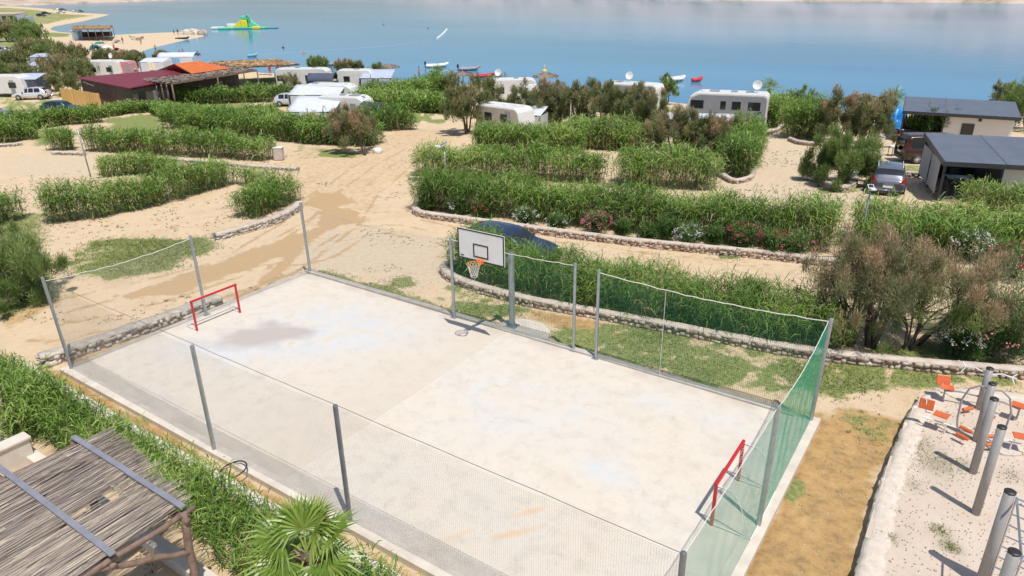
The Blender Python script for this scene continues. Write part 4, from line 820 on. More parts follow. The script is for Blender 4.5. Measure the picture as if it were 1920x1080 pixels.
# ------------------------------------------------------------------ hoop
def hoop():
    t = thing('basketball_hoop', 'basketball hoop, white black-edged board on a thick grey pole', 'basketball hoop', (9.84, 9.95, 0.02))
    m = MB(); m.tube([(0, 0, 0), (0, 0, 2.72)], .105, 20); m.box(-.2, -.2, 0, .2, .2, .025)
    for a in range(4):
        c, s = math.cos(a*1.571), math.sin(a*1.571); m.add([(c*.1, s*.1, .2), (c*.19, s*.19, .026), (c*.1-s*.01, s*.1+c*.01, .026), (c*.1-s*.01, s*.1+c*.01, .2)], [(0, 1, 2, 3)])
    m.build('pole', GALV, t)
    m = MB(); m.lathe([(0, 0), (.107, 0), (.107, .02), (.06, .035), (.01, .04)], 20, (0, 0, 2.722)); m.build('pole_cap', GALVD, t)
    bx, by = 8.85+.9-9.84, 8.42-9.95
    m = MB(); m.beam((0, -.02, 2.45), (bx, by+.06, 3.0), .10, .12); m.beam((bx, by+.06, 2.95), (bx, by+.06, 3.6), .08, .06); m.beam((bx-.6, by+.06, 3.1), (bx+.6, by+.06, 3.1), .05, .05); m.beam((bx-.6, by+.06, 3.6), (bx+.6, by+.06, 3.6), .05, .05); m.build('arm', GALV, t)
    z0, z1, w = 2.86, 3.87, .9; m = MB(); m.box(bx-w, by-.015, z0, bx+w, by+.02, z1); b = m.build('backboard', WHT, t)
    m = MB(); y0, y1 = by-.022, by-.0155
    def frame(xa, za, xb, zb, q, m=m):
        m.box(xa, y0, za, xb, y1, za+q); m.box(xa, y0, zb-q, xb, y1, zb); m.box(xa, y0, za+q, xa+q, y1, zb-q); m.box(xb-q, y0, za+q, xb, y1, zb-q)
    frame(bx-w, z0, bx+w, z1, .045); frame(bx-.295, z0+.13, bx+.295, z0+.58, .045); m.build('markings', BLK, b)
    m = MB()
    for k, ww in enumerate((.02, .03, .015, .025)): m.box(bx-.8+k*.035, y0, z0+.11, bx-.8+k*.035+ww, y1, z0+.135)
    m.box(bx-.81, y0, z0+.09, bx-.67, y1, z0+.10); m.build('maker_mark', DRK, b)
    rz = 2.93; cy = by-.02-.15-.225; m = MB(); n = 28
    m.tube([(bx+.225*math.cos(6.2832*i/n), cy+.225*math.sin(6.2832*i/n), rz) for i in range(n+1)], .011, 6, False); m.box(bx-.1, by-.10, rz-.1, bx+.1, by-.016, rz+.02); m.beam((bx-.06, by-.05, rz), (bx-.06, cy+.2, rz), .03, .02); m.beam((bx+.06, by-.05, rz), (bx+.06, cy+.2, rz), .03, .02)
    rg = m.build('rim', mt('orange_rim', (.85, .22, .03), (.75, .18, .02), 5, .4), t)
    m = MB(); 
    for i in range(12):
        for sg in (1, -1):
            pts = []
            for k in range(9):
                f = k/8; a = 6.2832*(i/12+sg*f*.25); rr = .222-.125*f**.7; pts.append((bx+rr*math.cos(a), cy+rr*math.sin(a), rz-.02-.43*f))
            m.tube(pts, .006, 4, False)
    m.build('hoop_net', NETW, t)
hoop()
# ------------------------------------------------------------------ outdoor gym
GP = mt('grey_powder_coat', (.36, .345, .34), (.30, .29, .285), 4, .45, .1)
def gpost(t, x, y, h, r=.088, name='post'):
    o = Vector(t.location); m = MB(); m.tube([(x-o.x, y-o.y, 0), (x-o.x, y-o.y, h)], r, 20, True); p = m.build(name, GP, t, True)
    m = MB(); m.lathe([(.0, 0), (r*1.03, 0), (r*1.03, .025), (r*.8, .04), (.004, .045)], 20, (x-o.x, y-o.y, h)); m.build('end_cap', BLK, p)
def seat(t, x, y, z, a=0., name='seat', tilt=0.):
    m = MB(); m.box(-.17, -.14, 0, .17, .14, .035); o = m.build(name, ORG, t, False, .02); o.location = (x, y, z); o.rotation_euler = (tilt, 0, a); return o
t = thing('leg_press_trainer', 'rearmost gym post with handlebars and two orange seats on low arms', 'exercise machine', (23.5, 12.33, .19))
gpost(t, 23.5, 12.33, 1.22); m = MB()
for s in (-1, 1):
    m.tube([(0, 0, 1.05), (s*.3, .08, 1.12), (s*.52, .15, 1.05), (s*.6, .1, .9)], .018, 8); m.tube([(s*.52, .15, 1.05), (s*.62, .22, 1.15)], .016, 8)
m.build('handlebar', WTUBE, t); m = MB()
for s in (-1, 1): m.tube([(0, 0, .35), (s*.5, -.05, .38), (s*.85, -.1, .32), (s*.85, -.1, .02)], .026, 8)
m.build('seat_arm', GP, t); seat(t, -.82, -.1, .42, .2); seat(t, .82, -.1, .42, -.2); seat(t, -.95, .06, .55, .3, 'backrest', 1.1)
for s in (-1, 1): m = MB(); m.tube([(s*.85, -.1, .34), (s*.96, .02, .5), (s*.97, .1, .68)], .02, 8); m.tube([(s*.85, -.1, .3), (s*.85, -.1, .42)], .03, 8); m.build('back_support', GP, t)
m = MB()
for s in (-1, 1): m.tube([(s*.15, -.3, .12), (s*.35, -.5, .1)], .05, 8)
m.build('pedal', ORG, t)
t = thing('air_walker_trainer', 'second gym post with curved side handles and orange pedals at its foot', 'exercise machine', (23.54, 10.63, .19))
gpost(t, 23.54, 10.63, 1.62); m = MB()
for s in (-1, 1): m.tube([(0, 0, 1.45), (s*.22, .02, 1.5), (s*.42, .02, 1.35), (s*.52, 0, 1.0), (s*.5, -.03, .45), (s*.45, -.05, .2)], .024, 8)
m.build('side_handle', GP, t); m = MB()
for s in (-1, 1): m.tube([(s*.05, 0, .3), (s*.45, -.05, .22), (s*1.25, -.1, .3)], .022, 8); m.tube([(s*.7, -.1, .27), (s*.7, -.1, 0)], .018, 6)
m.build('arm', WTUBE, t)
for s in (-1, 1):
    for k in (0, 1):
        m = MB(); m.lathe([(.01, -.16), (.045, -.15), (.05, 0), (.045, .15), (.01, .16)], 12, (0, 0, 0), 'x'); o = m.build('pedal', ORG, t); o.location = (s*(.27+.05*k), -.12-.22*k, .28-.1*k); o.rotation_euler = (0, 0, .5*s)
seat(t, -.85, .0, .42, -.2); seat(t, .85, .0, .42, .2); seat(t, -1.22, .02, .62, 0, 'backrest', 1.3); m = MB(); m.tube([(-.85, 0, .42), (-1.2, 0, .4), (-1.25, 0, .75)], .018, 8); m.build('back_support', WTUBE, t)
t = thing('pull_up_frame', 'two bare grey gym posts with black caps in the gravel, middle pair', 'exercise machine', (23.63, 8.3, .18))
gpost(t, 23.56, 9.12, 2.0); gpost(t, 23.71, 7.52, 2.22)
t = thing('wall_bars', 'nearest gym posts at the bottom right corner with silver ladder bars', 'exercise machine', (24.2, 5.6, .18))
b5 = unp(1894, 923, 2.38); b6 = unp(1902, 1036, 2.38); gpost(t, b5[0], b5[1], 2.2, .095); gpost(t, b6[0], b6[1], 2.2, .095); m = MB(); o = Vector(t.location)
A = Vector((b5[0]+.12, b5[1]+.02, 0)); A.x -= o.x; A.y -= o.y; Bq = A+Vector((1.1, -.25, 0)); C_ = Vector((b6[0]-o.x+.12, b6[1]-o.y, 0)); Dq = C_+Vector((1.1, -.25, 0))
for p in (A, C_): m.tube([p+Vector((0, 0, .02)), p+Vector((0, 0, 2.1)), p+Vector((1.1, -.25, 2.1)), p+Vector((1.1, -.25, .02))], .022, 8)
m.tube([A+Vector((0, 0, 2.1)), C_+Vector((0, 0, 2.1))], .022, 8)
for k in range(8): m.tube([A+Vector((0, 0, .25+k*.25)), Bq+Vector((0, 0, .25+k*.25))], .014, 6)
m.build('ladder_bars', mt('chrome', (.6, .62, .65), None, 4, .25, .8), t)
m = MB(); g = random.Random(5); c = unp(1880, 835, .2); pts = []
for i in range(40):
    a = 6.2832*i/40; pts.append((c[0]+math.cos(a)*(.42+g.uniform(-.02, .02)), c[1]+math.sin(a)*(.42+g.uniform(-.02, .02))))
m.slab(pts, -.1, .225); tag(m.build('concrete_pad', CONCW, bevel=.02), 'round pale concrete footing in the gravel between the gym machines', 'footing')
# ------------------------------------------------------------------ reed roof pergola
def pergola():
    Z = 2.26; t = thing('reed_pergola', 'weathered reed-covered pergola with two flat grey metal strips, bottom left corner', 'pergola', (9.9, -4.6, -.1)); o = np.array(t.location); g = np.random.default_rng(12)
    n = 2600; x = g.uniform(7.95, 11.5, n); y1 = -2.62-.5*np.clip((x-8.5)/3, 0, 1)-g.exponential(.16, n)+.18*fbm(x, x*0, 2.5, 3, 4)+np.where(g.random(n) < .2, g.uniform(-1.5, 0, n), 0); y1 = np.minimum(y1, -2.5); L = g.uniform(1.6, 4.2, n); y0 = np.maximum(y1-L, -9.5)
    fill = g.random(n) < .62; y1 = np.where(fill, g.uniform(-8.2, -2.9, n), y1); y0 = np.where(fill, y1-g.uniform(1.2, 3.2, n), y0)
    hole = (x > 9.9) & (x < 10.35) & (y1 > -3.9) & (y0 < -3.3) & (g.random(n) < .92)
    x, y0, y1 = x[~hole], y0[~hole], y1[~hole]; n = len(x)
    a = g.normal(0, .035, n)+.05; rad = g.uniform(.005, .013, n); z = Z+g.uniform(-.03, .045, n); xs = x+a*(y0-y1)*-1
    V = []; 
    p0 = np.stack([x+a*(y1-y0), y0, z+g.normal(0, .012, n)], 1); p1 = np.stack([x, y1, z+g.normal(0, .02, n)], 1); pm = (p0+p1)/2+g.normal(0, .014, (n, 3))
    rings = []
    for P, s in ((p0, 1.), (pm, .9), (p1, .45)):
        r = rad*s; rings.append(np.stack([P+np.stack([r*math.cos(q), 0*r, r*math.sin(q)], 1) for q in (0, 1.571, 3.1416, 4.712)], 1))
    V = np.stack(rings, 1).reshape(-1, 3); b = np.arange(n)*12; F = []
    for k in range(2):
        for q in range(4): F.append(np.stack([b+k*4+q, b+k*4+(q+1) % 4, b+(k+1)*4+(q+1) % 4, b+(k+1)*4+q], 1))
    tone = np.clip(.5+.9*(fbm(x, (y0+y1)/2, .8, 3, 3)-.5)+g.normal(0, .2, n), 0, 1)
    mesh('reed_roof', V-o, [np.concatenate(F)], rndmat('dry_reed', [(0, (.13, .10, .09)), (.35, (.29, .245, .22)), (.7, (.43, .365, .30)), (1, (.68, .58, .44))], .8, .004, 40), t, rnd=np.repeat(tone, 12))
    # short frayed ends beyond the strip
    n = 620; x = g.uniform(8.1, 11.45, n); y0 = np.full(n, -3.6); y1 = -2.95+g.uniform(-.1, .55, n)*fbm(x, x*0, 3, 3, 6)*1.5; V, F, Q = blades(np.stack([x, y0, Z+g.uniform(-.02, .05, n)], 1), np.stack([g.normal(0, .06, n), np.ones(n), g.normal(0, .04, n)], 1), y1-y0, .012, .1, 2, g.uniform(.5, 1, n), .1)
    mesh('frayed_ends', V-o, F, bpy.data.materials['dry_reed'], t, rnd=Q)
    strip = mt('grey_strip', (.34, .34, .385), (.27, .27, .31), 3, .45, .3)
    for y, x0, x1 in ((-3.2, 7.7, 9.9), (-3.215, 9.85, 11.68), (-4.53, 6.2, 11.75)):
        m = MB(); m.box(x0-o[0], y-.055-o[1], Z+.06-o[2]+(.012 if x0 == 9.85 else 0), x1-o[0], y+.055-o[1], Z+.10-o[2]+(.012 if x0 == 9.85 else 0)); m.build('metal_strip', strip, t, bevel=.006)
    def log(name, a, b, r0, r1):
        a, b = Vector(a)-Vector(o), Vector(b)-Vector(o); m = MB(); pts = []; rr = []; q = random.Random(name+str(a.x))
        for i in range(9):
            f = i/8; p = a.lerp(b, f)+Vector((q.uniform(-1, 1), q.uniform(-1, 1), q.uniform(-1, 1)))*.018; pts.append(p); rr.append((r0*(1-f)+r1*f)*q.uniform(.92, 1.08))
        m.tube(pts, rr, 10); m.build(name, WOODD, t, True)
    log('rafter', (11.62, -3.0, Z-.10), (11.62, -9, Z-.10), .055, .06); log('rafter', (9.6, -3.1, Z-.1), (9.6, -9, Z-.1), .06, .07); log('rafter', (7.8, -3.1, Z-.1), (7.8, -9, Z-.1), .06, .07)
    log('post', (11.62, -3.22, Z-.05), (11.75, -3.35, -.12), .07, .08); log('post', (7.75, -3.2, Z-.05), (7.7, -3.2, -.12), .08, .085); log('brace', (11.68, -3.28, 1.35), (11.6, -4.75, Z-.15), .055, .06)
    log('beam', (7.6, -3.22, Z-.21), (11.75, -3.22, Z-.21), .065, .06); log('beam', (6.4, -4.55, Z-.21), (11.7, -4.55, Z-.21), .06, .06)
pergola()
def log_post(label, x, y, h, lean):
    m = MB(); m.tube([(x, y, -.3), (x+lean*.5, y, h*.5), (x+lean, y+.05, h)], [.1, .09, .08], 10); tag(m.build('timber_post', WOODD, None, True), label, 'post')
log_post('thick grey timber post at the left edge beside the white parapet', 2.35, -2.75, 1.9, -.15)
# ------------------------------------------------------------------ palms
def palm(label, x, y, z0, h, r, nf=18, seg=34, group=None, seed=1, petiole=.45, dirs=None):
    g = random.Random(seed); t = thing('fan_palm', label, 'palm', (x, y, z0), 0, group)
    m = MB(); m.tube([(0, 0, -.1), (.02*h, 0, h*.5), (0, 0, h)], [.13*r, .12*r, .10*r], 12); tk = m.build('trunk', BARK, t, True)
    m = MB()
    rows = max(6, int(h*14))
    for i in range(rows):
        for k in range(7):
            a = 6.2832*(k/7+i*.5/7); zz = h*(i+.3)/rows; rr = .12*r; c, s = math.cos(a), math.sin(a); w = .05*r
            m.add([(c*rr-s*w, s*rr+c*w, zz), (c*rr+s*w, s*rr-c*w, zz), (c*(rr+.07*r)+s*w*.4, s*(rr+.07*r)-c*w*.4, zz+.09), (c*(rr+.07*r)-s*w*.4, s*(rr+.07*r)+c*w*.4, zz+.09)], [(0, 1, 2, 3)])
    m.build('leaf_bases', rndmat('leaf_base_'+str(seed), [(0, (.17, .10, .07)), (1, (.36, .25, .17))], .9), tk)
    pm = leafmat('palm_leaf_'+str(seed), [(0, (.10, .17, .025)), (.5, (.17, .28, .04)), (.85, (.32, .40, .09)), (1, (.55, .46, .2))], .25, .38)
    for f in range(nf):
        a = f*2.39996+g.uniform(-.2, .2); el = R(82)-R(95)*(f/nf)**.9; ln = petiole*r*g.uniform(.8, 1.2)
        if dirs: a, el = R(dirs[f][0]+34.6), R(dirs[f][1])
        d = Vector((math.cos(a)*math.cos(el), math.sin(a)*math.cos(el), math.sin(el))); hub = Vector((0, 0, h))+d*ln; hub.z -= .05*ln; side = d.cross(Vector((0, 0, 1))).normalized(); nrm = side.cross(d).normalized()
        V = []; F = []; Q = []
        pet = [Vector((0, 0, h-.03)), Vector((0, 0, h))+d*ln*.5, hub]
        for i_, p in enumerate(pet):
            for s in (-1, 1): V.append(p+side*s*.014*r)
            Q += [.8, .8]
        F += [(0, 1, 3, 2), (2, 3, 5, 4)]
        L = r*g.uniform(.62, .85)
        for k in range(seg):
            th = (k/(seg-1)-.5)*R(235); dd = d*math.cos(th)+side*math.sin(th); ll = L*(1-.22*abs(th)/2.05)*g.uniform(.93, 1.05); pp = side*math.cos(th)-d*math.sin(th)
            cup = nrm*(.10*L*(abs(math.sin(th)))); w0, w1 = .008*r, .015*r; b = len(V); fold = nrm*.012*r*(1 if k % 2 else -1); tipd = Vector((0, 0, -.17*ll*g.uniform(.5, 1.6)))
            V += [hub-pp*w0, hub+pp*w0, hub+dd*ll*.55+pp*w1+cup*.6+fold, hub+dd*ll*.55-pp*w1+cup*.6-fold, hub+dd*ll+cup+tipd]; q = g.uniform(.25, .75)+(.0 if f < nf*.75 else .2); Q += [q, q, q, q, min(1, q+.25)]
            F += [(b, b+1, b+2, b+3), (b+3, b+2, b+4)]
        mesh('frond', V, F, pm, t, rnd=Q)
    return t
pp = unp(575, 1035, 1.85); palm('fan palm in the foreground at the bottom, in front of the near net', pp[0], pp[1], -.1, 1.95, 1.15, 10, 38, None, 3, .4, [(105, 78), (62, 60), (140, 62), (5, 38), (178, 36), (-35, 8), (215, 6), (-90, 0), (20, 66), (165, -20)])
for i, (u, v, h, l) in enumerate([(1666, 232, 2.9, 'small fan palm by the sea left of the farther cabin'), (822, 165, 2.6, 'small fan palm in front of the moored dinghies'), (1437, 208, 3.2, 'small dark fan palm at the corner of the motor caravan')]):
    p = at(u, v); palm(l, p[0], p[1], p[2], h*.75, 1.5, 12, 14, 'small palms near the shore', 20+i, .5)
# hose loop by the reeds
c = unp(436, 880, .1); m = MB(); m.tube([(c[0]+.42*math.cos(a*.25), c[1]+.3*math.sin(a*.25), .08+.14*math.sin(a*.25+1)) for a in range(26)], .018, 8); tag(m.build('hose', BLK, None, True), 'black hose loop sticking out of the reeds beside the second near post', 'hose')
# ------------------------------------------------------------------ lamps
def lamp(label, base, h, lean, rz, panel=True, arm=.3, col=None, ps=1.):
    t = thing('solar_lamp' if panel else 'lamp_post', label, 'street lamp', base, rz, 'slim lamps on the camp lanes'); L = Vector((lean[0], lean[1], 0))
    m = MB(); m.tube([(0, 0, -.05), Vector((0, 0, h*.5))+L*.5, Vector((0, 0, h))+L], [.05, .045, .035], 10); m.build('pole', col or GALV, t, True)
    top = Vector((0, 0, h))+L; m = MB(); m.tube([top, top+Vector((0, -arm*.5, .1)), top+Vector((0, -arm, .12))], .022, 8); m.build('arm', col or GALV, t)
    if panel:
        m = MB(); m.hexa([top+Vector(p) for p in ((-.2, -.30, .02), (.2, -.30, .02), (.2, .24, .32), (-.2, .24, .32), (-.2, -.32, .055), (.2, -.32, .055), (.2, .22, .355), (-.2, .22, .355))]); b = m.build('panel_frame', WHT, t)
        b.location = top*(1-ps); b.scale = (ps, ps, ps)
        m = MB(); m.hexa([top+Vector(p) for p in ((-.16, -.285, .075), (.16, -.285, .075), (.16, .185, .337), (-.16, .185, .337), (-.16, -.288, .080), (.16, -.288, .080), (.16, .182, .342), (-.16, .182, .342))]); m.build('solar_cells', mt('solar_cell', (.03, .035, .07), (.04, .045, .09), 3, .2), b)
        m = MB(); m.box(top.x-.11, top.y-arm-.28, top.z+.07, top.x+.11, top.y-arm+.02, top.z+.13); m.build('lamp_head', WHT, t, bevel=.01)
    else:
        m = MB(); m.box(top.x-.06, top.y-arm-.25, top.z+.09, top.x+.06, top.y-arm+.02, top.z+.14); m.build('lamp_head', GALVD, t, bevel=.01)
lamp('solar lamp with tilted panel above the middle reed hedges', at(838, 372), 3.05, (.1, 0), -.9, True, .25)
lamp('solar lamp with blue panel left of the grey car', at(1609, 468), 2.75, (.05, 0), VA-.1, True, .1, None, .62)
lamp('leftmost lamp post, thin grey pole with bent top', at(170, 331), 3.3, (-.15, 0), VA+1.6, False, .45)
lamp('thin pale pole rising out of the dark tamarisk row', at(1069, 262), 3.3, (0, 0), VA, False, .05, CONC)
# ------------------------------------------------------------------ vehicles
def car(label, pos, rz, L, W, H_, color, kind='hatch', cat='car', roofrails=True, name='parked_car', group='parked cars'):
    t = thing(name, label, cat, pos, rz, group)
    prof = dict(   # x from rear to front (fractions), belt, roof (fractions of height), half widths
        hatch=([0, .03, .10, .20, .34, .52, .64, .72, .84, .95, 1.], [.50, .60, .62, .63, .63, .62, .61, .60, .55, .46, .38], [.52, .66, .88, .98, 1., .985, .86, .63, .585, .50, .42], [.80, .93, .97, 1, 1, 1, 1, .99, .96, .88, .72], [.6, .68, .72, .72, .73, .72, .70, .74, .74, .7, .6]),
        van=([0, .02, .05, .2, .4, .62, .74, .82, .90, .96, 1.], [.52, .56, .57, .57, .57, .57, .56, .55, .52, .46, .38], [.6, .9, .98, 1, 1, 1, .97, .80, .60, .52, .42], [.9, .97, 1, 1, 1, 1, 1, .99, .97, .9, .76], [.8, .84, .86, .86, .86, .85, .82, .78, .75, .7, .62]))[kind]
    xf, bf, rf, wf, tf = [np.array(a, float) for a in prof]; n = 46; q = np.linspace(0, 1, n); ker = np.array([1, 2, 1])/4
    def I(a):
        v = np.interp(q, xf, a); w = v.copy(); w[1:-1] = np.convolve(v, ker, 'valid'); return w
    x = (q-.5)*L; belt, roof, w, tw = I(bf)*H_, I(rf)*H_, I(wf)*W/2, I(tf)*W/2; zb = .17*H_+.05*H_*np.abs(q-.5)**2*4
    roof = np.maximum(roof, belt+.015)
    def ring(i, off=0.):
        W_, T = w[i]+off, tw[i]+off; z = [zb[i], zb[i]+.05, zb[i]+.4*(belt[i]-zb[i]), belt[i]-.04, belt[i]]; hw = [W_*.88, W_*.97, W_, W_*.985, W_*.95]
        for s in (.35, .7, .9): z.append(belt[i]+(roof[i]-belt[i])*s+off); hw.append(W_*.95+(T-W_*.95)*s**1.25)
        z.append(roof[i]+off); hw.append(T*.84); z.append(roof[i]+.012+off); hw.append(T*.4)
        R_ = [(hw_, z_) for hw_, z_ in zip(hw, z)]; return [(-a, b) for a, b in R_]+[(a, b) for a, b in R_[::-1]]
    m = len(ring(0)); V = [(x[i], a, b) for i in range(n) for a, b in ring(i)]; F = [(i*m+k, i*m+(k+1) % m, (i+1)*m+(k+1) % m, (i+1)*m+k) for i in range(n-1) for k in range(m)]; F += [tuple(range(m)), tuple((n-1)*m+k for k in range(m))[::-1]]
    # wheel arches: dark discs are built with the wheels
    paint = mt('car_paint_'+''.join(random.choice('abcdef') for _ in range(4)), color, tuple(c*.92 for c in color), 1, .28, .35, coat=.6); mesh('body', V, F, paint, t, True)
    def patch(name, i0, i1, ks, off=.008, mat=GLASS):
        V = []; F = []; nk = len(ks)
        for i in range(i0, i1+1):
            r = ring(i, off); V += [(x[i], r[k][0], r[k][1]) for k in ks]
        for i in range(i1-i0):
            for k in range(nk-1): F.append((i*nk+k, i*nk+k+1, (i+1)*nk+k+1, (i+1)*nk+k))
        mesh(name, V, F, mat, t, True)
    def ix(f): return int(round(f*(n-1)))
    a, b_ = ((.17, .60) if kind == 'hatch' else (.10, .74)); cuts = [(a, a+.16), (a+.19, a+.31), (a+.335, b_)] if kind == 'hatch' else [(.08, .30), (.36, .56), (.6, .76)]
    for c0, c1 in cuts:
        patch('side_window', ix(c0), ix(c1), [4, 5, 6, 7][0:4]); patch('side_window', ix(c0), ix(c1), [m-5, m-6, m-7, m-8])
    ws = ((.60, .71) if kind == 'hatch' else (.76, .88)); rw = ((.035, .14) if kind == 'hatch' else (.0, .03))
    patch('windscreen', ix(ws[0]), ix(ws[1]), [8, 9, 10, 11]); 
    if kind == 'hatch': patch('rear_window', ix(rw[0])+1, ix(rw[1])+1, [7, 8, 9, 10, 11, 12])
    else:
        mm = MB(); mm.box(-L/2-.012, -W*.36, H_*.60, -L/2+.06, W*.36, H_*.88); mm.build('rear_window', GLASS, t, bevel=.02)
    RL = mt('tail_lamp', (.35, .02, .02), (.28, .02, .02), 3, .2) if 'tail_lamp' not in bpy.data.materials else bpy.data.materials['tail_lamp']
    for s in (-1, 1):
        mm = MB(); mm.hexa([(-L/2-.02, s*W*.30, H_*.50), (-L/2+.16, s*W*.475, H_*.50), (-L/2+.22, s*W*.475, H_*.66), (-L/2+.03, s*W*.40, H_*.62), (-L/2-.02, s*W*.30, H_*.555), (-L/2+.16, s*W*.482, H_*.57), (-L/2+.24, s*W*.482, H_*.76), (-L/2+.06, s*W*.42, H_*.74)]); mm.build('tail_light', RL, t, bevel=.01)
        mm = MB(); mm.box(L/2-.32, s*W*.31-.12, H_*.40, L/2-.09, s*W*.31+.12, H_*.475); mm.build('headlight', WTUBE, t, bevel=.02)
        mm = MB(); mm.box(.14*L, s*(W/2+.02)-.06, H_*.58, .14*L+.14, s*(W/2+.08)+.02, H_*.68); mm.build('side_mirror', BLK, t, bevel=.02)
    mm = MB(); mm.box(-L/2-.025, -.26, H_*.36, -L/2+.05, .26, H_*.43); mm.build('number_plate', WHT, t)
    mm = MB(); mm.box(-L/2-.03, -W*.40, H_*.14, -L/2+.12, W*.40, H_*.26); mm.build('bumper', BLK, t, bevel=.03)
    if roofrails and kind == 'hatch':
        for s in (-1, 1): mm = MB(); mm.tube([(-.30*L, s*W*.34, H_*.98), (-.2*L, s*W*.345, H_+.05), (.02*L, s*W*.345, H_+.045), (.08*L, s*W*.34, H_*.98)], .018, 6); mm.build('roof_rail', WTUBE, t)
    for fx in (-.31, .30):
        for s in (-1, 1):
            R_ = .235*H_ if kind == 'hatch' else .18*H_; mm = MB(); mm.lathe([(R_*.6, -.11), (R_*.95, -.11), (R_, -.07), (R_, .07), (R_*.95, .11), (R_*.6, .11)], 24, (fx*L, s*(W/2-.10), R_), 'y'); wo = mm.build('wheel', BLK, t, True)
            mm = MB()
            for k in range(10): aa = 6.2832*k/10; mm.beam((fx*L, s*(W/2+.012), R_), (fx*L+math.cos(aa)*R_*.66, s*(W/2+.012), R_+math.sin(aa)*R_*.66), .035, .02)
            mm.build('rim', WTUBE, wo)
    return t
def head(u0, v0, u1, v1): a, b = at(u0, v0), at(u1, v1); return math.atan2(b[1]-a[1], b[0]-a[0])
pc = at(1661, 352); car('grey estate car with red tail lights parked beside the nearer cabin', pc, R(98), 4.75, 1.9, 1.62, (.17, .19, .25))
pv = at(1728, 300); car('brown van half hidden behind the nearer cabin', at(1692, 308)+np.array([2.45*.88-.97*.47, 2.45*.47+.97*.88, 0]), R(28), 4.9, 1.95, 1.95, (.07, .035, .025), 'van')
pd = unp(955, 462, 0.); car('dark blue car behind the hoop and the tall reeds', (5.7, 15.75, -.12), R(5), 4.6, 1.85, 1.38, (.03, .045, .10), roofrails=False)
car('white car with black roof accents beside the left caravan', at(62, 186), VA+R(188), 4.6, 1.85, 1.6, (.75, .76, .78), roofrails=False)
car('dark green car whose roof shows above the left reeds', at(118, 212), VA+R(0), 4.5, 1.8, 1.5, (.03, .09, .11), roofrails=False)
car('dark car at the left edge beside the silver one', at(40, 108), VA+R(10), 4.5, 1.8, 1.5, (.05, .05, .07), roofrails=False, group='cars among the left trees')
car('silver car at the left edge above the dark one', at(10, 100), VA, 4.6, 1.8, 1.6, (.5, .53, .58), roofrails=False, group='cars among the left trees')
car('grey car roof between the left camp trees below the sand path', at(104, 112), VA, 4.4, 1.8, 1.5, (.45, .46, .47), roofrails=False, group='cars among the left trees')
car('silver car peeking from the far left edge above the caravan', at(-6, 143), VA, 4.6, 1.8, 1.6, (.55, .58, .65), roofrails=False, group='cars among the left trees')
car('car corner at the left edge below the meadow', at(-14, 222), VA, 4.4, 1.8, 1.5, (.3, .32, .36), roofrails=False, group='cars among the left trees')
for i, (u, v, c, l) in enumerate([(78, 31, (.05, .05, .06), 'black car nearest to the beach end on the peninsula'), (87, 27, (.04, .04, .06), 'second black car on the peninsula'), (106, 19, (.7, .7, .72), 'long white car on the peninsula ridge'), (118, 20, (.08, .09, .1), 'dark car at the middle of the peninsula ridge'), (115, 25, (.7, .7, .7), 'white car below the ridge on the peninsula'), (143, 23, (.7, .7, .7), 'white car towards the tip of the peninsula'), (150, 23, (.12, .15, .16), 'dark car at the tip of the peninsula')]):
    car(l, at(u, v), VA+.2*i, 5.5, 2., 1.8, c, roofrails=False, group='cars on the peninsula')
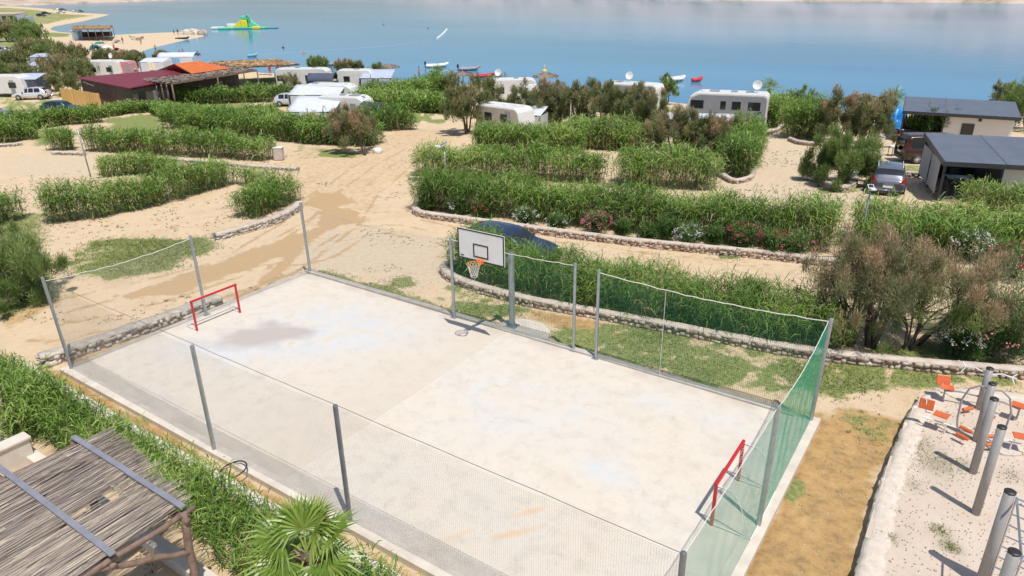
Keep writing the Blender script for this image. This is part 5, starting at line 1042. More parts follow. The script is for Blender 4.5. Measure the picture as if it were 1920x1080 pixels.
# ------------------------------------------------------------------ caravans, awnings, tents
AWN = mt('awning_cloth', (.62, .65, .70), (.54, .57, .62), 2, .7, bp=.01); AWD = mt('awning_cloth_dark', (.08, .09, .15), (.06, .07, .1), 2, .8); AWG = mt('awning_cloth_greyblue', (.45, .50, .62), (.38, .43, .54), 2, .7)
CVW = mt('caravan_white', (.74, .73, .71), (.66, .66, .65), 1, .35); CVG = mt('caravan_grey', (.30, .31, .34), (.26, .27, .30), 1, .4); CVB = mt('caravan_beige', (.50, .46, .40), (.44, .40, .35), 1, .5); CVR = mt('caravan_red', (.55, .25, .27), (.45, .2, .22), 1, .5)
def caravan(label, pos, rz, L=6., W=2.3, H_=2.6, body=None, front=.6, dish=None, windows=((-2, .9), (.2, 1.)), hatches=((-1.5, .5), (.4, .6), (1.7, .4)), cat='caravan', vents=True, stripe=None, sidemat=None, wz=1.25, group='caravans and campers'):
    t = thing('caravan', label, cat, pos, rz, group); h = L/2; f = front
    poly = [(-h+.05, .45), (h-.35, .45), (h-.02, .75), (h, 1.25), (h-f*.45, H_-.35), (h-f, H_-.06), (h-f-.3, H_), (-h+.35, H_), (-h+.1, H_-.12), (-h, H_-.4), (-h, .6)]
    m = MB(); m.prism(poly, -W/2, W/2); m.build('body', body or CVW, t, bevel=.08)
    if sidemat:
        m = MB(); pl = [(x*.965, .5+(z-.5)*.93) for x, z in poly]; m.prism(pl, -W/2-.012, -W/2+.02); m.build('side_panel', sidemat, t); m = MB(); m.prism(pl, W/2-.02, W/2+.012); m.build('side_panel', sidemat, t)
    m = MB(); m.box(-h+.3, -W*.44, H_+.003, h-f-.4, W*.44, H_+.03); m.build('roof_skin', CVW, t, bevel=.01)
    for x, s in hatches: m = MB(); m.box(x-s/2, -s/2, H_+.03, x+s/2, s/2, H_+.12); m.build('roof_hatch', WHT if s < .55 else CVG, t, bevel=.03)
    for x, w_ in windows:
        for s in (-1, 1): m = MB(); m.box(x-w_/2, s*(W/2+.02)-.012, wz, x+w_/2, s*(W/2+.02)+.012, wz+.75); m.build('window', GLASS, t, bevel=.04)
    m = MB(); m.box(-h-.02, -W*.28, 1.3, -h+.03, W*.28, 1.95); m.build('rear_window', GLASS, t, bevel=.03)
    m = MB(); m.box(h*.35, -W/2-.02, .55, h*.35+.65, -W/2+.01, 2.3); dd = m.build('door', CVG, t, bevel=.02); m = MB(); m.box(h*.35+.52, -W/2-.05, 1.3, h*.35+.58, -W/2-.02, 1.45); m.build('handle', BLK, dd)
    if stripe:
        for s in (-1, 1): m = MB(); m.tube([(-h+.5, s*(W/2+.02), 1.75), (-h*.3, s*(W/2+.02), 1.15), (0, s*(W/2+.02), 1.0), (h*.5, s*(W/2+.02), 1.0)], .05, 6); m.build('stripe', DRK, t)
    for x in (-.35, .35) if L > 6.5 else (0,):
        for s in (-1, 1): m = MB(); m.lathe([(.2, -.1), (.33, -.09), (.34, 0), (.33, .09), (.2, .1)], 20, (x, s*(W/2-.12), .34), 'y'); m.build('wheel', BLK, t, True)
    m = MB(); m.tube([(h-.1, -.4, .5), (h+1.0, 0, .5), (h-.1, .4, .5)], .04, 6); m.tube([(h+.9, 0, .5), (h+.9, 0, .02)], .035, 6); m.build('tow_bar', DRK, t)
    if dish is not None:
        m = MB(); m.tube([(dish, .2, H_), (dish, .2, H_+.45)], .03, 6); m.build('dish_mast', WHT, t); m = MB(); m.lathe([(.0, 0), (.2, .02), (.35, .08), (.42, .15), (.40, .15), (.3, .09), (.01, .03)], 20, (0, 0, 0)); o = m.build('satellite_dish', WHT, t, True); o.location = (dish, .15, H_+.7); o.rotation_euler = (R(75), 0, -rz+VA-.3)
    return t
def awning(label, pos, rz, L, D, h0, h1, mat, dark=None, ridge=False):
    """tent annexe: sloping cloth roof from h0 (back) to h1 (front), side walls and posts"""
    t = thing('awning_tent', label, 'tent', pos, rz, 'awnings and tents'); m = MB(); n = 10; V = []; F = []
    for i in range(n+1):
        x = -L/2+L*i/n
        for k in range(6):
            f = k/5; z = (h0+(h1-h0)*f) if not ridge else (h1+(h0-h1)*math.sin(math.pi*f)**.8); z -= .07*math.sin(math.pi*f)*abs(math.sin(math.pi*i/n*3)); V.append((x, D/2-D*f, z))
    F = [(i*6+k, i*6+k+1, (i+1)*6+k+1, (i+1)*6+k) for i in range(n) for k in range(5)]; mesh('canopy', V, F, mat, t, True).modifiers.new('s', 'SOLIDIFY').thickness = .02
    wm = dark or mat
    for x in (-L/2, L/2): m = MB(); m.box(x-.012, -D/2, .02, x+.012, D/2-.1, min(h0, h1)-.05); m.build('side_wall', wm, t)
    m = MB(); m.box(-L/2+.3, -D/2-.01, .02, -L*.1, -D/2+.01, h1-.12); m.build('front_wall', wm, t); m = MB(); m.box(L*.12, -D/2-.01, .02, L/2-.2, -D/2+.01, h1-.12); m.build('front_wall', wm, t)
    for x in (-L/2+.05, 0, L/2-.05): m = MB(); m.tube([(x, -D/2+.05, 0), (x, -D/2+.05, h1)], .02, 6); m.build('pole', GALV, t)
    return t
caravan('large grey and white motor caravan with round white dish near the shore', at(1358, 238), VA-R(22)+math.pi, 7.6, 2.4, 3.3, None, 1.1, -2.6, ((-2.6, 1.1), (-1., .8), (.2, .5), (2.6, 1.2)), ((-2., .7), (-.6, .6), (1.2, .9), (2.2, .5)), 'motor caravan', stripe=True, sidemat=CVG, wz=1.85)
caravan('white box-shaped camper behind the dark tamarisks, dark mesh dish on top', at(1185, 212), VA-R(32), 6.6, 2.4, 3.3, None, .3, -.6, ((-1.5, 1.),), ((-1.7, .8), (1., .6)), 'camper', sidemat=CVG)
caravan('old caravan with beige side and white roof by the sandy lane', at(948, 250), VA-R(40), 5.4, 2.3, 2.6, None, .5, None, ((-1.1, .9), (.8, .8)), ((-1.4, .45), (.1, .5), (1.4, .4)), sidemat=CVB)
awning('small white sheet awning at the right side of the beige-sided caravan', at(1000, 246), VA-R(20), 2.2, 2.4, 2.2, 1.7, AWN)
caravan('white caravan beyond the brown tamarisks at the beach, left of the bench', at(962, 192), VA, 6.2, 2.3, 2.9, None, .6, -1.8, ((-1.5, .9), (1.2, .9)))
caravan('white van with yellow side beside the beach caravan', at(1015, 200), VA+R(30), 4.6, 2.1, 2.6, None, .9, None, ((-.8, .8),), ((0, .4),), 'camper')
awning('long white sheet stretched low in front of the motor caravan', at(1310, 258), VA-R(12), 6.5, 2.2, 1.95, 1.75, AWN)
caravan('caravan with skylights joined to a grey-blue awning, nearest of the middle group', at(655, 232), VA-R(18), 5.6, 2.3, 2.9, None, .9, None, ((-1.5, .8),), ((-1.8, .5), (-.4, .6), (1., .95), (2.0, .4)))
awning('broad pale blue awning on the left of the nearest middle caravan', at(596, 236), VA-R(6), 5., 3.4, 2.8, 1.7, AWN)
awning('dark blue tent annexe to the right of the nearest middle caravan', at(690, 240), VA-R(30), 3., 2.6, 2.4, 1., AWD)
caravan('caravan behind a big pale awning, second of the middle group', at(628, 203), VA-R(12), 6.4, 2.3, 2.9, None, 1., None, ((-1.5, .8),), ((-2.2, .7), (0, .5), (1.6, .5)))
awning('big pale awning with dark open entrance, second of the middle group', at(600, 208), VA-R(5), 6.2, 3.2, 2.9, 2.1, AWN)
car('white car half hidden in the reeds left of the pale awnings', at(549, 198), VA, 4.4, 1.8, 1.55, (.72, .73, .74), roofrails=False, group='cars by the middle caravans')
caravan('white caravan with dark blue awning tent near the long thatched awning', at(575, 166), VA-R(4), 8., 2.3, 2.9, None, .8, None, ((-3.3, 1.), (.8, .8)), ((-1, .6), (1.5, .6)))
awning('pitched dark blue-grey tent between two shore caravans', at(608, 172), VA-R(5), 3.8, 3., 2.6, 1.6, AWD, None, True)
caravan('wide white caravan with blue awning in front of the straw parasol', at(672, 168), VA-R(5), 5.2, 2.3, 2.8, None, .5, None, ((-1.2, .9),), ((0, .8), (1.4, .4)))
awning('blue-grey awning falling to the right of the wide shore caravan', at(710, 170), VA-R(4), 4.6, 3., 2.8, 1.9, AWG)
caravan('white and red caravan behind the maroon roof', at(204, 148), VA-R(3), 6.2, 2.3, 3., None, .4, 1.2, ((-1.6, 1.), (1.1, .9)), ((-1, .5), (1, .5)))
m = caravan('faded red camper touching the white caravan behind the maroon roof', at(243, 147), VA-R(3), 2.6, 2.3, 2.8, CVR, .4, None, (), ())
caravan('white caravan beside the white car at the left edge', at(22, 180), VA-R(3), 6., 2.3, 2.9, None, .8, None, ((1.4, 1.1), (-1.2, .8)), ((0, .5),))
awning('grey awning between the left caravan and the white car', at(62, 178), VA-R(3), 3.8, 2.6, 2.9, 2.3, AWG, AWD)
awning('white tarpaulin tent on the shore left of the orange roof', at(294, 134), VA, 4.5, 3, 2.3, 1.8, AWN)
awning('white rounded tent roof above the orange roof', at(340, 126), VA, 7., 4, 2.8, 2., AWN, None, True)
awning('low grey tent at the left edge of the camp trees', at(84, 122), VA, 4, 3, 2.2, 1.7, AWG)
awning('grey tent cloth in the middle of the left trees', at(80, 140), VA, 3.5, 3, 2.2, 1.7, AWG)
# ------------------------------------------------------------------ cabins
ROOFM = ribmat('anthracite_sheet_roof', (.155, .175, .225), (.20, .22, .27), 2.0, 1, .42, .3, .02)
WALLM = mt('cabin_wall', (.74, .72, .68), (.68, .66, .62), .8, .8); FLOORM = mt('terrace_floor', (.42, .30, .25), (.35, .25, .21), 1.5, .8)
def cabin(label, pos, rz, LT, LR, D, Hh, rise=.35, wall_front=True, screens=True):
    """terrace of length LT on the left, room of length LR on the right; local x along the front, y to the back"""
    t = thing('cabin', label, 'cabin', pos, rz, 'grey-roofed cabins'); L = LT+LR
    m = MB(); m.box(0, 0, -.3, L, D, .12); m.build('terrace_floor', FLOORM, t)
    m = MB(); m.box(LT, .02, .12, L, D-.05, Hh-.25); w = m.build('wall', WALLM, t)
    m = MB(); m.box(LT-.12, -.0, .12, LT-.003, D-.05, Hh-.2); m.build('end_wall', DRK, t)
    m = MB(); m.box(LT+1.3, -.03, .85, LT+2.05, .018, 1.65); wi = m.build('window', GLASS, t, bevel=.01); m = MB(); 
    for a in ((1.24, .79, 1.3, 1.71), (2.05, .79, 2.11, 1.71), (1.3, .79, 2.05, .85), (1.3, 1.65, 2.05, 1.71)): m.box(LT+a[0], -.045, a[1], LT+a[2], .017, a[3])
    m.build('window_frame', DRK, wi); m = MB(); m.box(LT+2.3, -.12, 1.95, LT+2.5, .018, 2.15); m.build('wall_lamp', BLK, t, bevel=.02)
    for (x0, x1) in ((-.35, LT-.06), (LT+.06, L+.3)):
        m = MB(); m.hexa([(x0, -.45, Hh), (x1, -.45, Hh), (x1, D+.3, Hh+rise), (x0, D+.3, Hh+rise), (x0, -.45, Hh+.07), (x1, -.45, Hh+.07), (x1, D+.3, Hh+rise+.07), (x0, D+.3, Hh+rise+.07)]); m.build('roof', ROOFM, t)
    m = MB(); m.hexa([(LT-.057, -.46, Hh-.02), (LT+.057, -.46, Hh-.02), (LT+.057, D+.3, Hh+rise-.02), (LT-.057, D+.3, Hh+rise-.02), (LT-.057, -.46, Hh+.09), (LT+.057, -.46, Hh+.09), (LT+.057, D+.3, Hh+rise+.09), (LT-.057, D+.3, Hh+rise+.09)]); m.build('roof_joint', GALVD, t)
    m = MB(); m.box(-.4, -.52, Hh-.16, L+.3, -.455, Hh+.085); m.build('fascia', DRK, t); m = MB(); m.hexa([(-.41, -.45, Hh-.16), (-.355, -.45, Hh-.16), (-.355, D+.3, Hh+rise-.16), (-.41, D+.3, Hh+rise-.16), (-.41, -.45, Hh+.1), (-.355, -.45, Hh+.1), (-.355, D+.3, Hh+rise+.1), (-.41, D+.3, Hh+rise+.1)]); m.build('fascia', DRK, t)
    for x, y in ((-.25, -.3), (-.25, D/2), (-.25, D), (LT*.5, D)): m = MB(); m.box(x-.06, y-.06, .12, x+.06, y+.06, Hh-.0+rise*max(0, y)/D*.9-.02); m.build('post', DRK, t, bevel=.005)
    m = MB(); m.box(-.2, D-.03, .12, LT, D+.03, 1.05); m.build('back_rail', DRK, t)
    if screens:
        ms = mt('roller_screen', (.50, .49, .47), (.44, .43, .41), 2, .8)
        for k in range(2): y0 = D*(.08+.46*k)+.1; y1 = y0+D*.40; m = MB(); m.box(-.34, y0, .35, -.315, y1, Hh-.1); m.build('side_screen', ms, t)
    return t
cabin1_rz = R(16)
fl = unp(1772, 303, 1.75); cpos = np.array([fl[0], fl[1], float(gz(fl[0], fl[1]))]); Hc = 1.75-cpos[2]
cx, cy = math.cos(cabin1_rz), math.sin(cabin1_rz); cpos[0] += .35*cx-.45*cy*-1*-1; cpos[1] += .35*cy+.45*cx
cabin('nearer grey-roofed cabin at the right edge with open terrace', (cpos[0], cpos[1], cpos[2]), cabin1_rz, 2.65, 6, 5.3, Hc-.07, .42)
fl = unp(1694, 208, .95); z0 = float(gz(fl[0], fl[1])); cabin('farther grey-roofed cabin with beige wall and small dark window', (fl[0]+.3, fl[1]+.49, z0), R(6), 2.75, 4.7, 5., .88-z0, .42, True, False)
def table(label, pos, rz, s=1., col=None):
    t = thing('table', label, 'table', pos, rz); m = MB(); m.box(-.7*s, -.45*s, .70, .7*s, .45*s, .74); m.build('table_top', col or GALVD, t, bevel=.01)
    for x in (-.6, .6):
        for y in (-.37, .37): m = MB(); m.tube([(x*s, y*s, 0), (x*s, y*s, .7)], .025, 6); m.build('leg', DRK, t)
def chair(pos, rz, label, col):
    t = thing('chair', label, 'chair', pos, rz, 'terrace chairs'); m = MB(); m.box(-.24, -.24, .42, .24, .24, .46); m.build('seat', col, t, bevel=.01); m = MB(); m.hexa([(-.24, .22, .46), (.24, .22, .46), (.24, .26, .46), (-.24, .26, .46), (-.24, .30, .92), (.24, .30, .92), (.24, .34, .92), (-.24, .34, .92)]); m.build('backrest', col, t, bevel=.01)
    for x in (-.21, .21):
        for y in (-.21, .21): m = MB(); m.tube([(x, y, 0), (x, y, .42)], .015, 6); m.build('leg', DRK, t)
    return t
def cl(x, y, z=.12): return (cpos[0]+x*cx-y*cy, cpos[1]+x*cy+y*cx, cpos[2]+z)
table('grey table under the roof of the nearer cabin', cl(1.3, 2.6), cabin1_rz)
chair(cl(.9, 1.6), cabin1_rz+3.14, 'chair at the near left of the grey terrace table', DRK); chair(cl(1.9, 1.7), cabin1_rz+3.2, 'chair at the near right of the grey terrace table', DRK)
chair(cl(1.3, 3.7), cabin1_rz, 'chair behind the grey terrace table', DRK); chair(cl(.4, .7), cabin1_rz+2, 'dark armchair at the front corner of the terrace', BLK)
p = at(1680, 292); table('light folding table beside the brown van', p, VA, .8, WHT)
p = at(1702, 262); table('brown table in front of the farther cabin', p+[0, 0, 0], VA, 1., mt('brown', (.25, .12, .08)))
for i, (u, v, l) in enumerate([(1712, 258, 'dark chair right of the blue inflatable'), (1735, 262, 'dark chair in the shade of the farther cabin'), (1722, 250, 'chair under the front edge of the farther roof')]): chair(at(u, v), VA+i, l, DRK)
# blue tarp heap and float toys
g = np.random.default_rng(3)
def heap(name, label, cat, u, v, sx, sy, sz, mat, seed=1, amp=.25):
    p = at(u, v); n = 28; th_, ph = np.meshgrid(np.linspace(0, 2*math.pi, n, endpoint=False), np.linspace(0, math.pi/2, 10)); X, Y, Z = np.cos(th_)*np.cos(ph), np.sin(th_)*np.cos(ph), np.sin(ph)
    k = 1+amp*(fbm(X*3+5, Y*3+Z*4, 1.5, 3, seed)-.5)*2; V = np.stack([X*k*sx, Y*k*sy, Z*k*sz], -1).reshape(-1, 3); i = np.arange(9)[:, None]*n; j = np.arange(n)[None]; F = np.stack([i+j, i+(j+1) % n, i+n+(j+1) % n, i+n+j], -1).reshape(-1, 4)
    return tag(mesh(name, V, [F], mat, None, True, loc=tuple(p)), label, cat)
BLUE = mt('blue_plastic', (.01, .16, .55), (.02, .3, .7), 1.5, .3, bp=.05)
heap('inflatable_slide', 'crumpled bright blue inflatable left of the farther cabin', 'inflatable', 1670, 240, 1.1, .9, 1.9, BLUE, 2, .5)
heap('beach_bag', 'light blue bundle behind the blue inflatable', 'bundle', 1657, 226, .7, .6, 1., mt('lightblue', (.1, .45, .7)), 4, .4)
heap('inflatable_mattress', 'pink inflatable lying under the blue one', 'inflatable', 1676, 252, 1., .6, .45, mt('pinkred', (.6, .05, .2)), 5, .3)
heap('folded_tarp', 'white folded tarpaulin in front of the pink inflatable', 'tarpaulin', 1664, 258, .9, .6, .4, WHT, 6, .3)
heap('storage_box', 'reddish storage pile by the beach chairs', 'luggage', 1690, 264, .9, .6, .6, mt('terracotta', (.35, .13, .08)), 7, .3)
# trash container
p = at(524, 300); t = thing('waste_container', 'pale pinkish waste container at the end of the dry-footed hedge', 'container', p, VA); m = MB(); m.box(-.35, -.3, .05, .35, .3, .95); m.build('bin', mt('pale_bin', (.6, .5, .45)), t, bevel=.04); m = MB(); m.box(-.38, -.33, .953, .38, .33, 1.02); m.build('lid', WHT, t, bevel=.03)
p = at(708, 288); tag(mesh('boulder', CV*[.35, .3, .3]+[0, 0, .2], [CFc], WHT, None, False, loc=tuple(p)), 'white boulder at the lane edge by the leaning tamarisk', 'boulder')
# ------------------------------------------------------------------ restaurant
def box_at(m, P, rz, x0, y0, z0, x1, y1, z1): m.box(x0, y0, z0, x1, y1, z1)
def restaurant():
    o = at(243, 192); rz = VA-R(12); t = thing('beach_restaurant', 'low restaurant with maroon and orange roofs and dark stone walls', 'building', o, rz)
    mar = ribmat('maroon_sheet_roof', (.25, .035, .05), (.20, .03, .045), 1.6, 0, .45, .1, .03); orr = ribmat('orange_tile_roof', (.72, .19, .05), (.60, .14, .04), 1.4, 0, .7, 0, .06)
    wl = mt('dark_stone_wall', (.16, .12, .10), (.10, .075, .06), 2.5, .9, bp=.05)
    c, s = math.cos(rz), math.sin(rz)
    def L(u, v, z):
        q = unp(u, v, z+o[2]); dx, dy = q[0]-o[0], q[1]-o[1]; return (dx*c+dy*s, -dx*s+dy*c, z)
    A, B, C_, D = L(142, 147, 3.1), L(243, 167, 2.7), L(452, 128, 2.9), L(340, 130, 3.5)
    m = MB(); th_ = Vector((0, 0, .12)); m.hexa([Vector(p) for p in (A, B, C_, D)]+[Vector(p)+th_ for p in (A, B, C_, D)]); m.build('roof', mar, t)
    E, F_, G_, H2 = L(293, 134, 3.1), L(362, 137, 3.3), L(440, 128, 3.2), L(330, 117, 4.3)
    m = MB(); rd = L(327, 119.5, 4.5); rb = L(372, 114.5, 4.5); m.add([L(288, 134, 3.15), L(360, 139, 3.15), rd], [(0, 1, 2)]); m.build('roof_gable', mar, t)
    m = MB(); m.add([L(360, 138, 3.3), L(434, 127.5, 3.3), rb, rd], [(0, 1, 2, 3)]); oo = m.build('orange_roof', orr, t); oo.modifiers.new('s', 'SOLIDIFY').thickness = .12
    m = MB(); a, b, c2, d = Vector(A)*.0+Vector(A), Vector(B), Vector(C_), Vector(D)
    def pull(p, q, f): return p.lerp(q, f)
    cen = (a+b+c2+d)/4; a, b, c2, d = [pull(p, cen, .05) for p in (a, b, c2, d)]
    base = [Vector((p.x, p.y, -.2)) for p in (a, b, c2, d)]; topv = [Vector((p.x, p.y, p.z-.15)) for p in (a, b, c2, d)]; m.hexa(base+topv); m.build('wall', wl, t)
    bd = (Vector(C_)-Vector(B)); bd.z = 0; bl = bd.length; bd.normalize(); nn = Vector((bd.y, -bd.x, 0))
    for k, (f, w_, h_, mm_) in enumerate(((.04, 1.2, 2.1, BLK), (.17, 1.1, 2.0, CVG), (.24, 1.0, 1.9, CVG), (.33, 1.5, 2.0, BLK))):
        p0 = Vector(b)+bd*bl*f*.9+nn*.02; q0 = p0+bd*w_; m = MB(); m.hexa([Vector((p0.x, p0.y, 0)), Vector((q0.x, q0.y, 0)), Vector((q0.x, q0.y, 0))+nn*.06, Vector((p0.x, p0.y, 0))+nn*.06, Vector((p0.x, p0.y, h_)), Vector((q0.x, q0.y, h_)), Vector((q0.x, q0.y, h_))+nn*.06, Vector((p0.x, p0.y, h_))+nn*.06]); m.build('door' if k % 2 else 'shutter', mm_, t)
    ch = L(257, 144, 2.85); m = MB(); m.tube([ch, (ch[0], ch[1], ch[2]+.9)], .16, 12); m.build('chimney', GALV, t, True); m = MB(); m.lathe([(.01, 0), (.3, 0), (.05, .18), (.01, .2)], 12, (ch[0], ch[1], ch[2]+1.)); m.build('chimney_cowl', GALV, t)
    m = MB(); q = [L(165, 157, 2.6), L(180, 162, 2.3), L(188, 166, 1.6), L(191, 185, .0)]; m.tube(q, .06, 8); m.tube([L(150, 150, 2.8), L(165, 157, 2.6)], .05, 8); m.build('drain_pipe', WHT, t)
    m = MB(); m.tube([L(180, 162, 2.2), L(181, 176, .8)], .05, 8); m.build('drain_pipe', WHT, t)
    return L, o, rz
Lr, ro, rrz = restaurant()
def thatch(label, corners_px, z, legs, tcol, thick=.35, seed=0, name='thatched_canopy', fray=.5):
    P = [unp(u, v, z) for u, v in corners_px]; o = np.mean(P, 0); o[2] = float(gz(o[0], o[1])); t = thing(name, label, 'canopy', tuple(o)); g = np.random.default_rng(seed)
    a, b, c, d = [p-o for p in P]; m = MB(); m.hexa([tuple(p-[0, 0, .05]) for p in (a, b, c, d)]+[tuple(p+[0, 0, thick*.5]) for p in (a, b, c, d)]); m.build('roof_base', WOODD, t)
    n = 4200; s, q = g.random(n), g.random(n); X = (a*((1-s)*(1-q))[:, None]+b*(s*(1-q))[:, None]+c*(s*q)[:, None]+d*((1-s)*q)[:, None]); ex = (b-a)/np.linalg.norm(b-a); ey = np.cross([0, 0, 1], ex); X[:, 2] += thick*.5+g.random(n)*.06
    D = -ey[None]+g.normal(0, .35, (n, 3))*[1, 1, .25]; D /= np.linalg.norm(D, axis=1)[:, None]; V, F, Q = blades(X, D, g.uniform(.5, 1., n), .10, .1+fray*.5, seed, g.random(n), .1); mesh('thatch', V, F, tcol, t, rnd=Q)
    for (s, q) in legs:
        p = a*((1-s)*(1-q))+b*(s*(1-q))+c*(s*q)+d*((1-s)*q); m = MB(); m.tube([(p[0], p[1], 0), (p[0], p[1], p[2])], .09, 8); m.build('post', WOODD, t, True)
    return t
TH1 = rndmat('grey_thatch', [(0, (.13, .10, .085)), (.5, (.24, .20, .17)), (1, (.38, .32, .27))], .95); TH2 = rndmat('tan_thatch', [(0, (.36, .22, .11)), (.5, (.52, .34, .18)), (1, (.62, .44, .27))], .95)
thatch('long grey-brown thatched veranda along the restaurant', [(272, 152), (322, 158), (482, 133), (420, 124)], .3, [(x/5, 0) for x in range(6)]+[(0, 1), (1, 1), (1, .5)]+[(x/10, .02) for x in (1, 3, 5, 7, 9)], TH1, .4, 1)
thatch('tan thatched awning at the water, right of the restaurant', [(392, 118), (455, 127), (562, 122), (520, 113)], .15, [(0, 0), (.25, 0), (.5, 0), (.75, 0), (1, 0), (1, .8), (.5, 1), (0, 1)], TH2, .4, 2)
thatch('straw-roofed open beach pavilion on the sand spit', [(136, 55), (205, 55), (211, 49), (140, 49)], .6, [(x/5, 0) for x in range(6)]+[(x/3, 1) for x in range(4)], TH2, .5, 3, 'beach_pavilion')
m = MB(); po = at(172, 69); 
t = thing('bar_counter', 'dark bar counter with stools inside the beach pavilion', 'bar', po, VA)
m = MB(); m.box(-6, .5, 0, 6.2, 1.4, 1.4); m.build('counter', BLK, t); m = MB(); m.box(-6.2, .3, 1.403, 6.4, 1.5, 1.5); m.build('counter_top', WOODD, t)
for k in range(9): m = MB(); x = -5.5+k*1.35; m.tube([(x, -.6, 0), (x, -.6, .75)], .06, 6); m.box(x-.25, -.85, .75, x+.25, -.35, .85); m.box(x-.25, -.9, .85, x+.25, -.82, 1.3); m.build('stool', BLK, t)
# bamboo screen and barbecue
A_, B_ = at(120, 194), at(193, 207); m = MB(); d = Vector(B_-A_); n = 60; t = thing('bamboo_screen', 'orange-tan bamboo screen fence in front of the restaurant', 'fence', tuple(A_)); bmx = rndmat('bamboo', [(0, (.55, .32, .10)), (1, (.72, .46, .18))], .7)
for i in range(n): p = d*(i/n); m.tube([(p.x, p.y, -.1), (p.x, p.y, 2.0+random.uniform(-.06, .06))], d.length/n*.52, 6)
m.build('canes', bmx, t); m = MB(); m.beam((0, 0, 1.7), (d.x, d.y, 1.7+d.z), .05, .05); m.build('rail', WOODD, t)
p = at(222, 192); t = thing('kettle_barbecue', 'red kettle barbecue on a stand behind the reeds by the restaurant', 'barbecue', p, VA); m = MB(); m.lathe([(.02, -.4), (.35, -.32), (.55, 0), (.55, .06), (.42, .3), (.18, .42), (.02, .45)], 20, (0, 0, 1.25)); m.build('kettle', REDP, t, True)
for a in range(3): m = MB(); m.tube([(.3*math.cos(a*2.1), .3*math.sin(a*2.1), 1.), (.5*math.cos(a*2.1), .5*math.sin(a*2.1), 0)], .03, 6); m.build('leg', BLK, t)
m = MB(); m.box(.75, -.3, .85, 1.6, .3, .95); m.box(.8, -.25, 0, .86, .25, .85); m.box(1.5, -.25, 0, 1.56, .25, .85); m.build('side_table', mt('green_paint', (.05, .3, .15)), t)
# ------------------------------------------------------------------ straw parasols, boats, sea things
def parasol(label, u, v, h, r, u2=None):
    p = at(u, v); t = thing('straw_parasol', label, 'parasol', p, 0, 'straw parasols'); m = MB(); m.tube([(0, 0, 0), (0, 0, h)], .06, 8); m.build('pole', WOODD, t)
    g = np.random.default_rng(int(u)); n = 1500; a = g.uniform(0, 6.283, n); q = g.random(n)**.5*.85; X = np.stack([np.cos(a)*r*q, np.sin(a)*r*q, h-q*.32*r], 1); D = np.stack([np.cos(a), np.sin(a), np.full(n, -.42)], 1)+g.normal(0, .1, (n, 3)); D /= np.linalg.norm(D, axis=1)[:, None]
    m = MB(); m.lathe([(r*.93, -.34*r), (r*.5, -.2*r), (.02, -.02)], 20, (0, 0, h)); tt = m.build('frame', WOODD, t); V, F, Q = blades(X, D, .35*r, .12, .3, 1, g.random(n), .1); mesh('straw', V, F, TH1, t, rnd=Q)
parasol('straw parasol at the right end of the shore tamarisk row', 731, 150, 2.6, 1.7); parasol('straw parasol below the second dinghy', 869, 166, 2.5, 1.5); parasol('straw parasol among the brown shore bushes above the beige-sided caravan', 1023, 178, 3.0, 1.6)
parasol('straw parasol behind the brown tamarisks at the beach path', 1616, 222, 2.6, 2.1)
def boat(label, u, v, rz, L, W, hull=None, motor=True, person=False, name='inflatable_dinghy', cat='boat', inner=None):
    p = unp(u, v, SEA); t = thing(name, label, cat, (p[0], p[1], SEA+.03), rz, 'small boats at anchor'); hull = hull or WHT
    m = MB(); pts = [(-L/2, -W/2+.2, .3), (0, -W/2+.2, .32), (L*.28, -W*.36, .4), (L*.46, 0, .62), (L*.28, W*.36, .4), (0, W/2-.2, .32), (-L/2, W/2-.2, .3)]
    V = []; q = np.array(pts); tt = np.linspace(0, 6, 25); P = np.stack([np.interp(tt, range(7), q[:, k]) for k in range(3)], 1); m.tube([tuple(a) for a in P], .24, 10); m.build('tube', hull, t, True)
    m = MB(); m.slab([(-L*.46, -W*.3), (L*.2, -W*.3), (L*.38, 0), (L*.2, W*.3), (-L*.46, W*.3)], .02, .2); m.build('floor', inner or CVG, t); m = MB(); m.box(-L*.1, -W*.28, .203, L*.05, W*.28, .5); m.build('seat', hull, t, bevel=.03)
    if motor: m = MB(); m.box(-L/2-.25, -.16, .5, -L/2+.1, .16, 1.05); m.box(-L/2-.15, -.07, -.2, -L/2, .07, .5); m.build('outboard_motor', BLK, t, bevel=.04)
boat('white dinghy with dark outboard, moored on the left', 820, 126, VA+R(8), 4.3, 1.9); boat('grey-white dinghy just right of the first one', 880, 132, VA+R(2), 3.9, 1.8, CVG); boat('pale skiff behind the brown shore tamarisk', 625, 123, VA, 4., 1.7, CVG)
boat('white dinghy near the small green tree', 1266, 152, VA+R(12), 3.2, 1.7); boat('small red boat lying at the beach beside the second parasol', 905, 146, VA+R(3), 4.2, 1.3, REDP, False, inner=WHT)
boat('small red kayak alone on the water near the motor caravan', 1306, 154, VA, 1.5, .8, mt('kayak_red', (.65, .04, .05)), False, name='kayak', cat='kayak')
boat('dark rubber boat next to the jetty rocks', 343, 74, VA, 4, 1.8, BLK, False); boat('light paddle board float in front of the orange-roof beach', 474, 107, VA, 2.2, .9, mt('cyanpaint', (.2, .5, .6)), False, name='paddle_board', cat='paddle board')
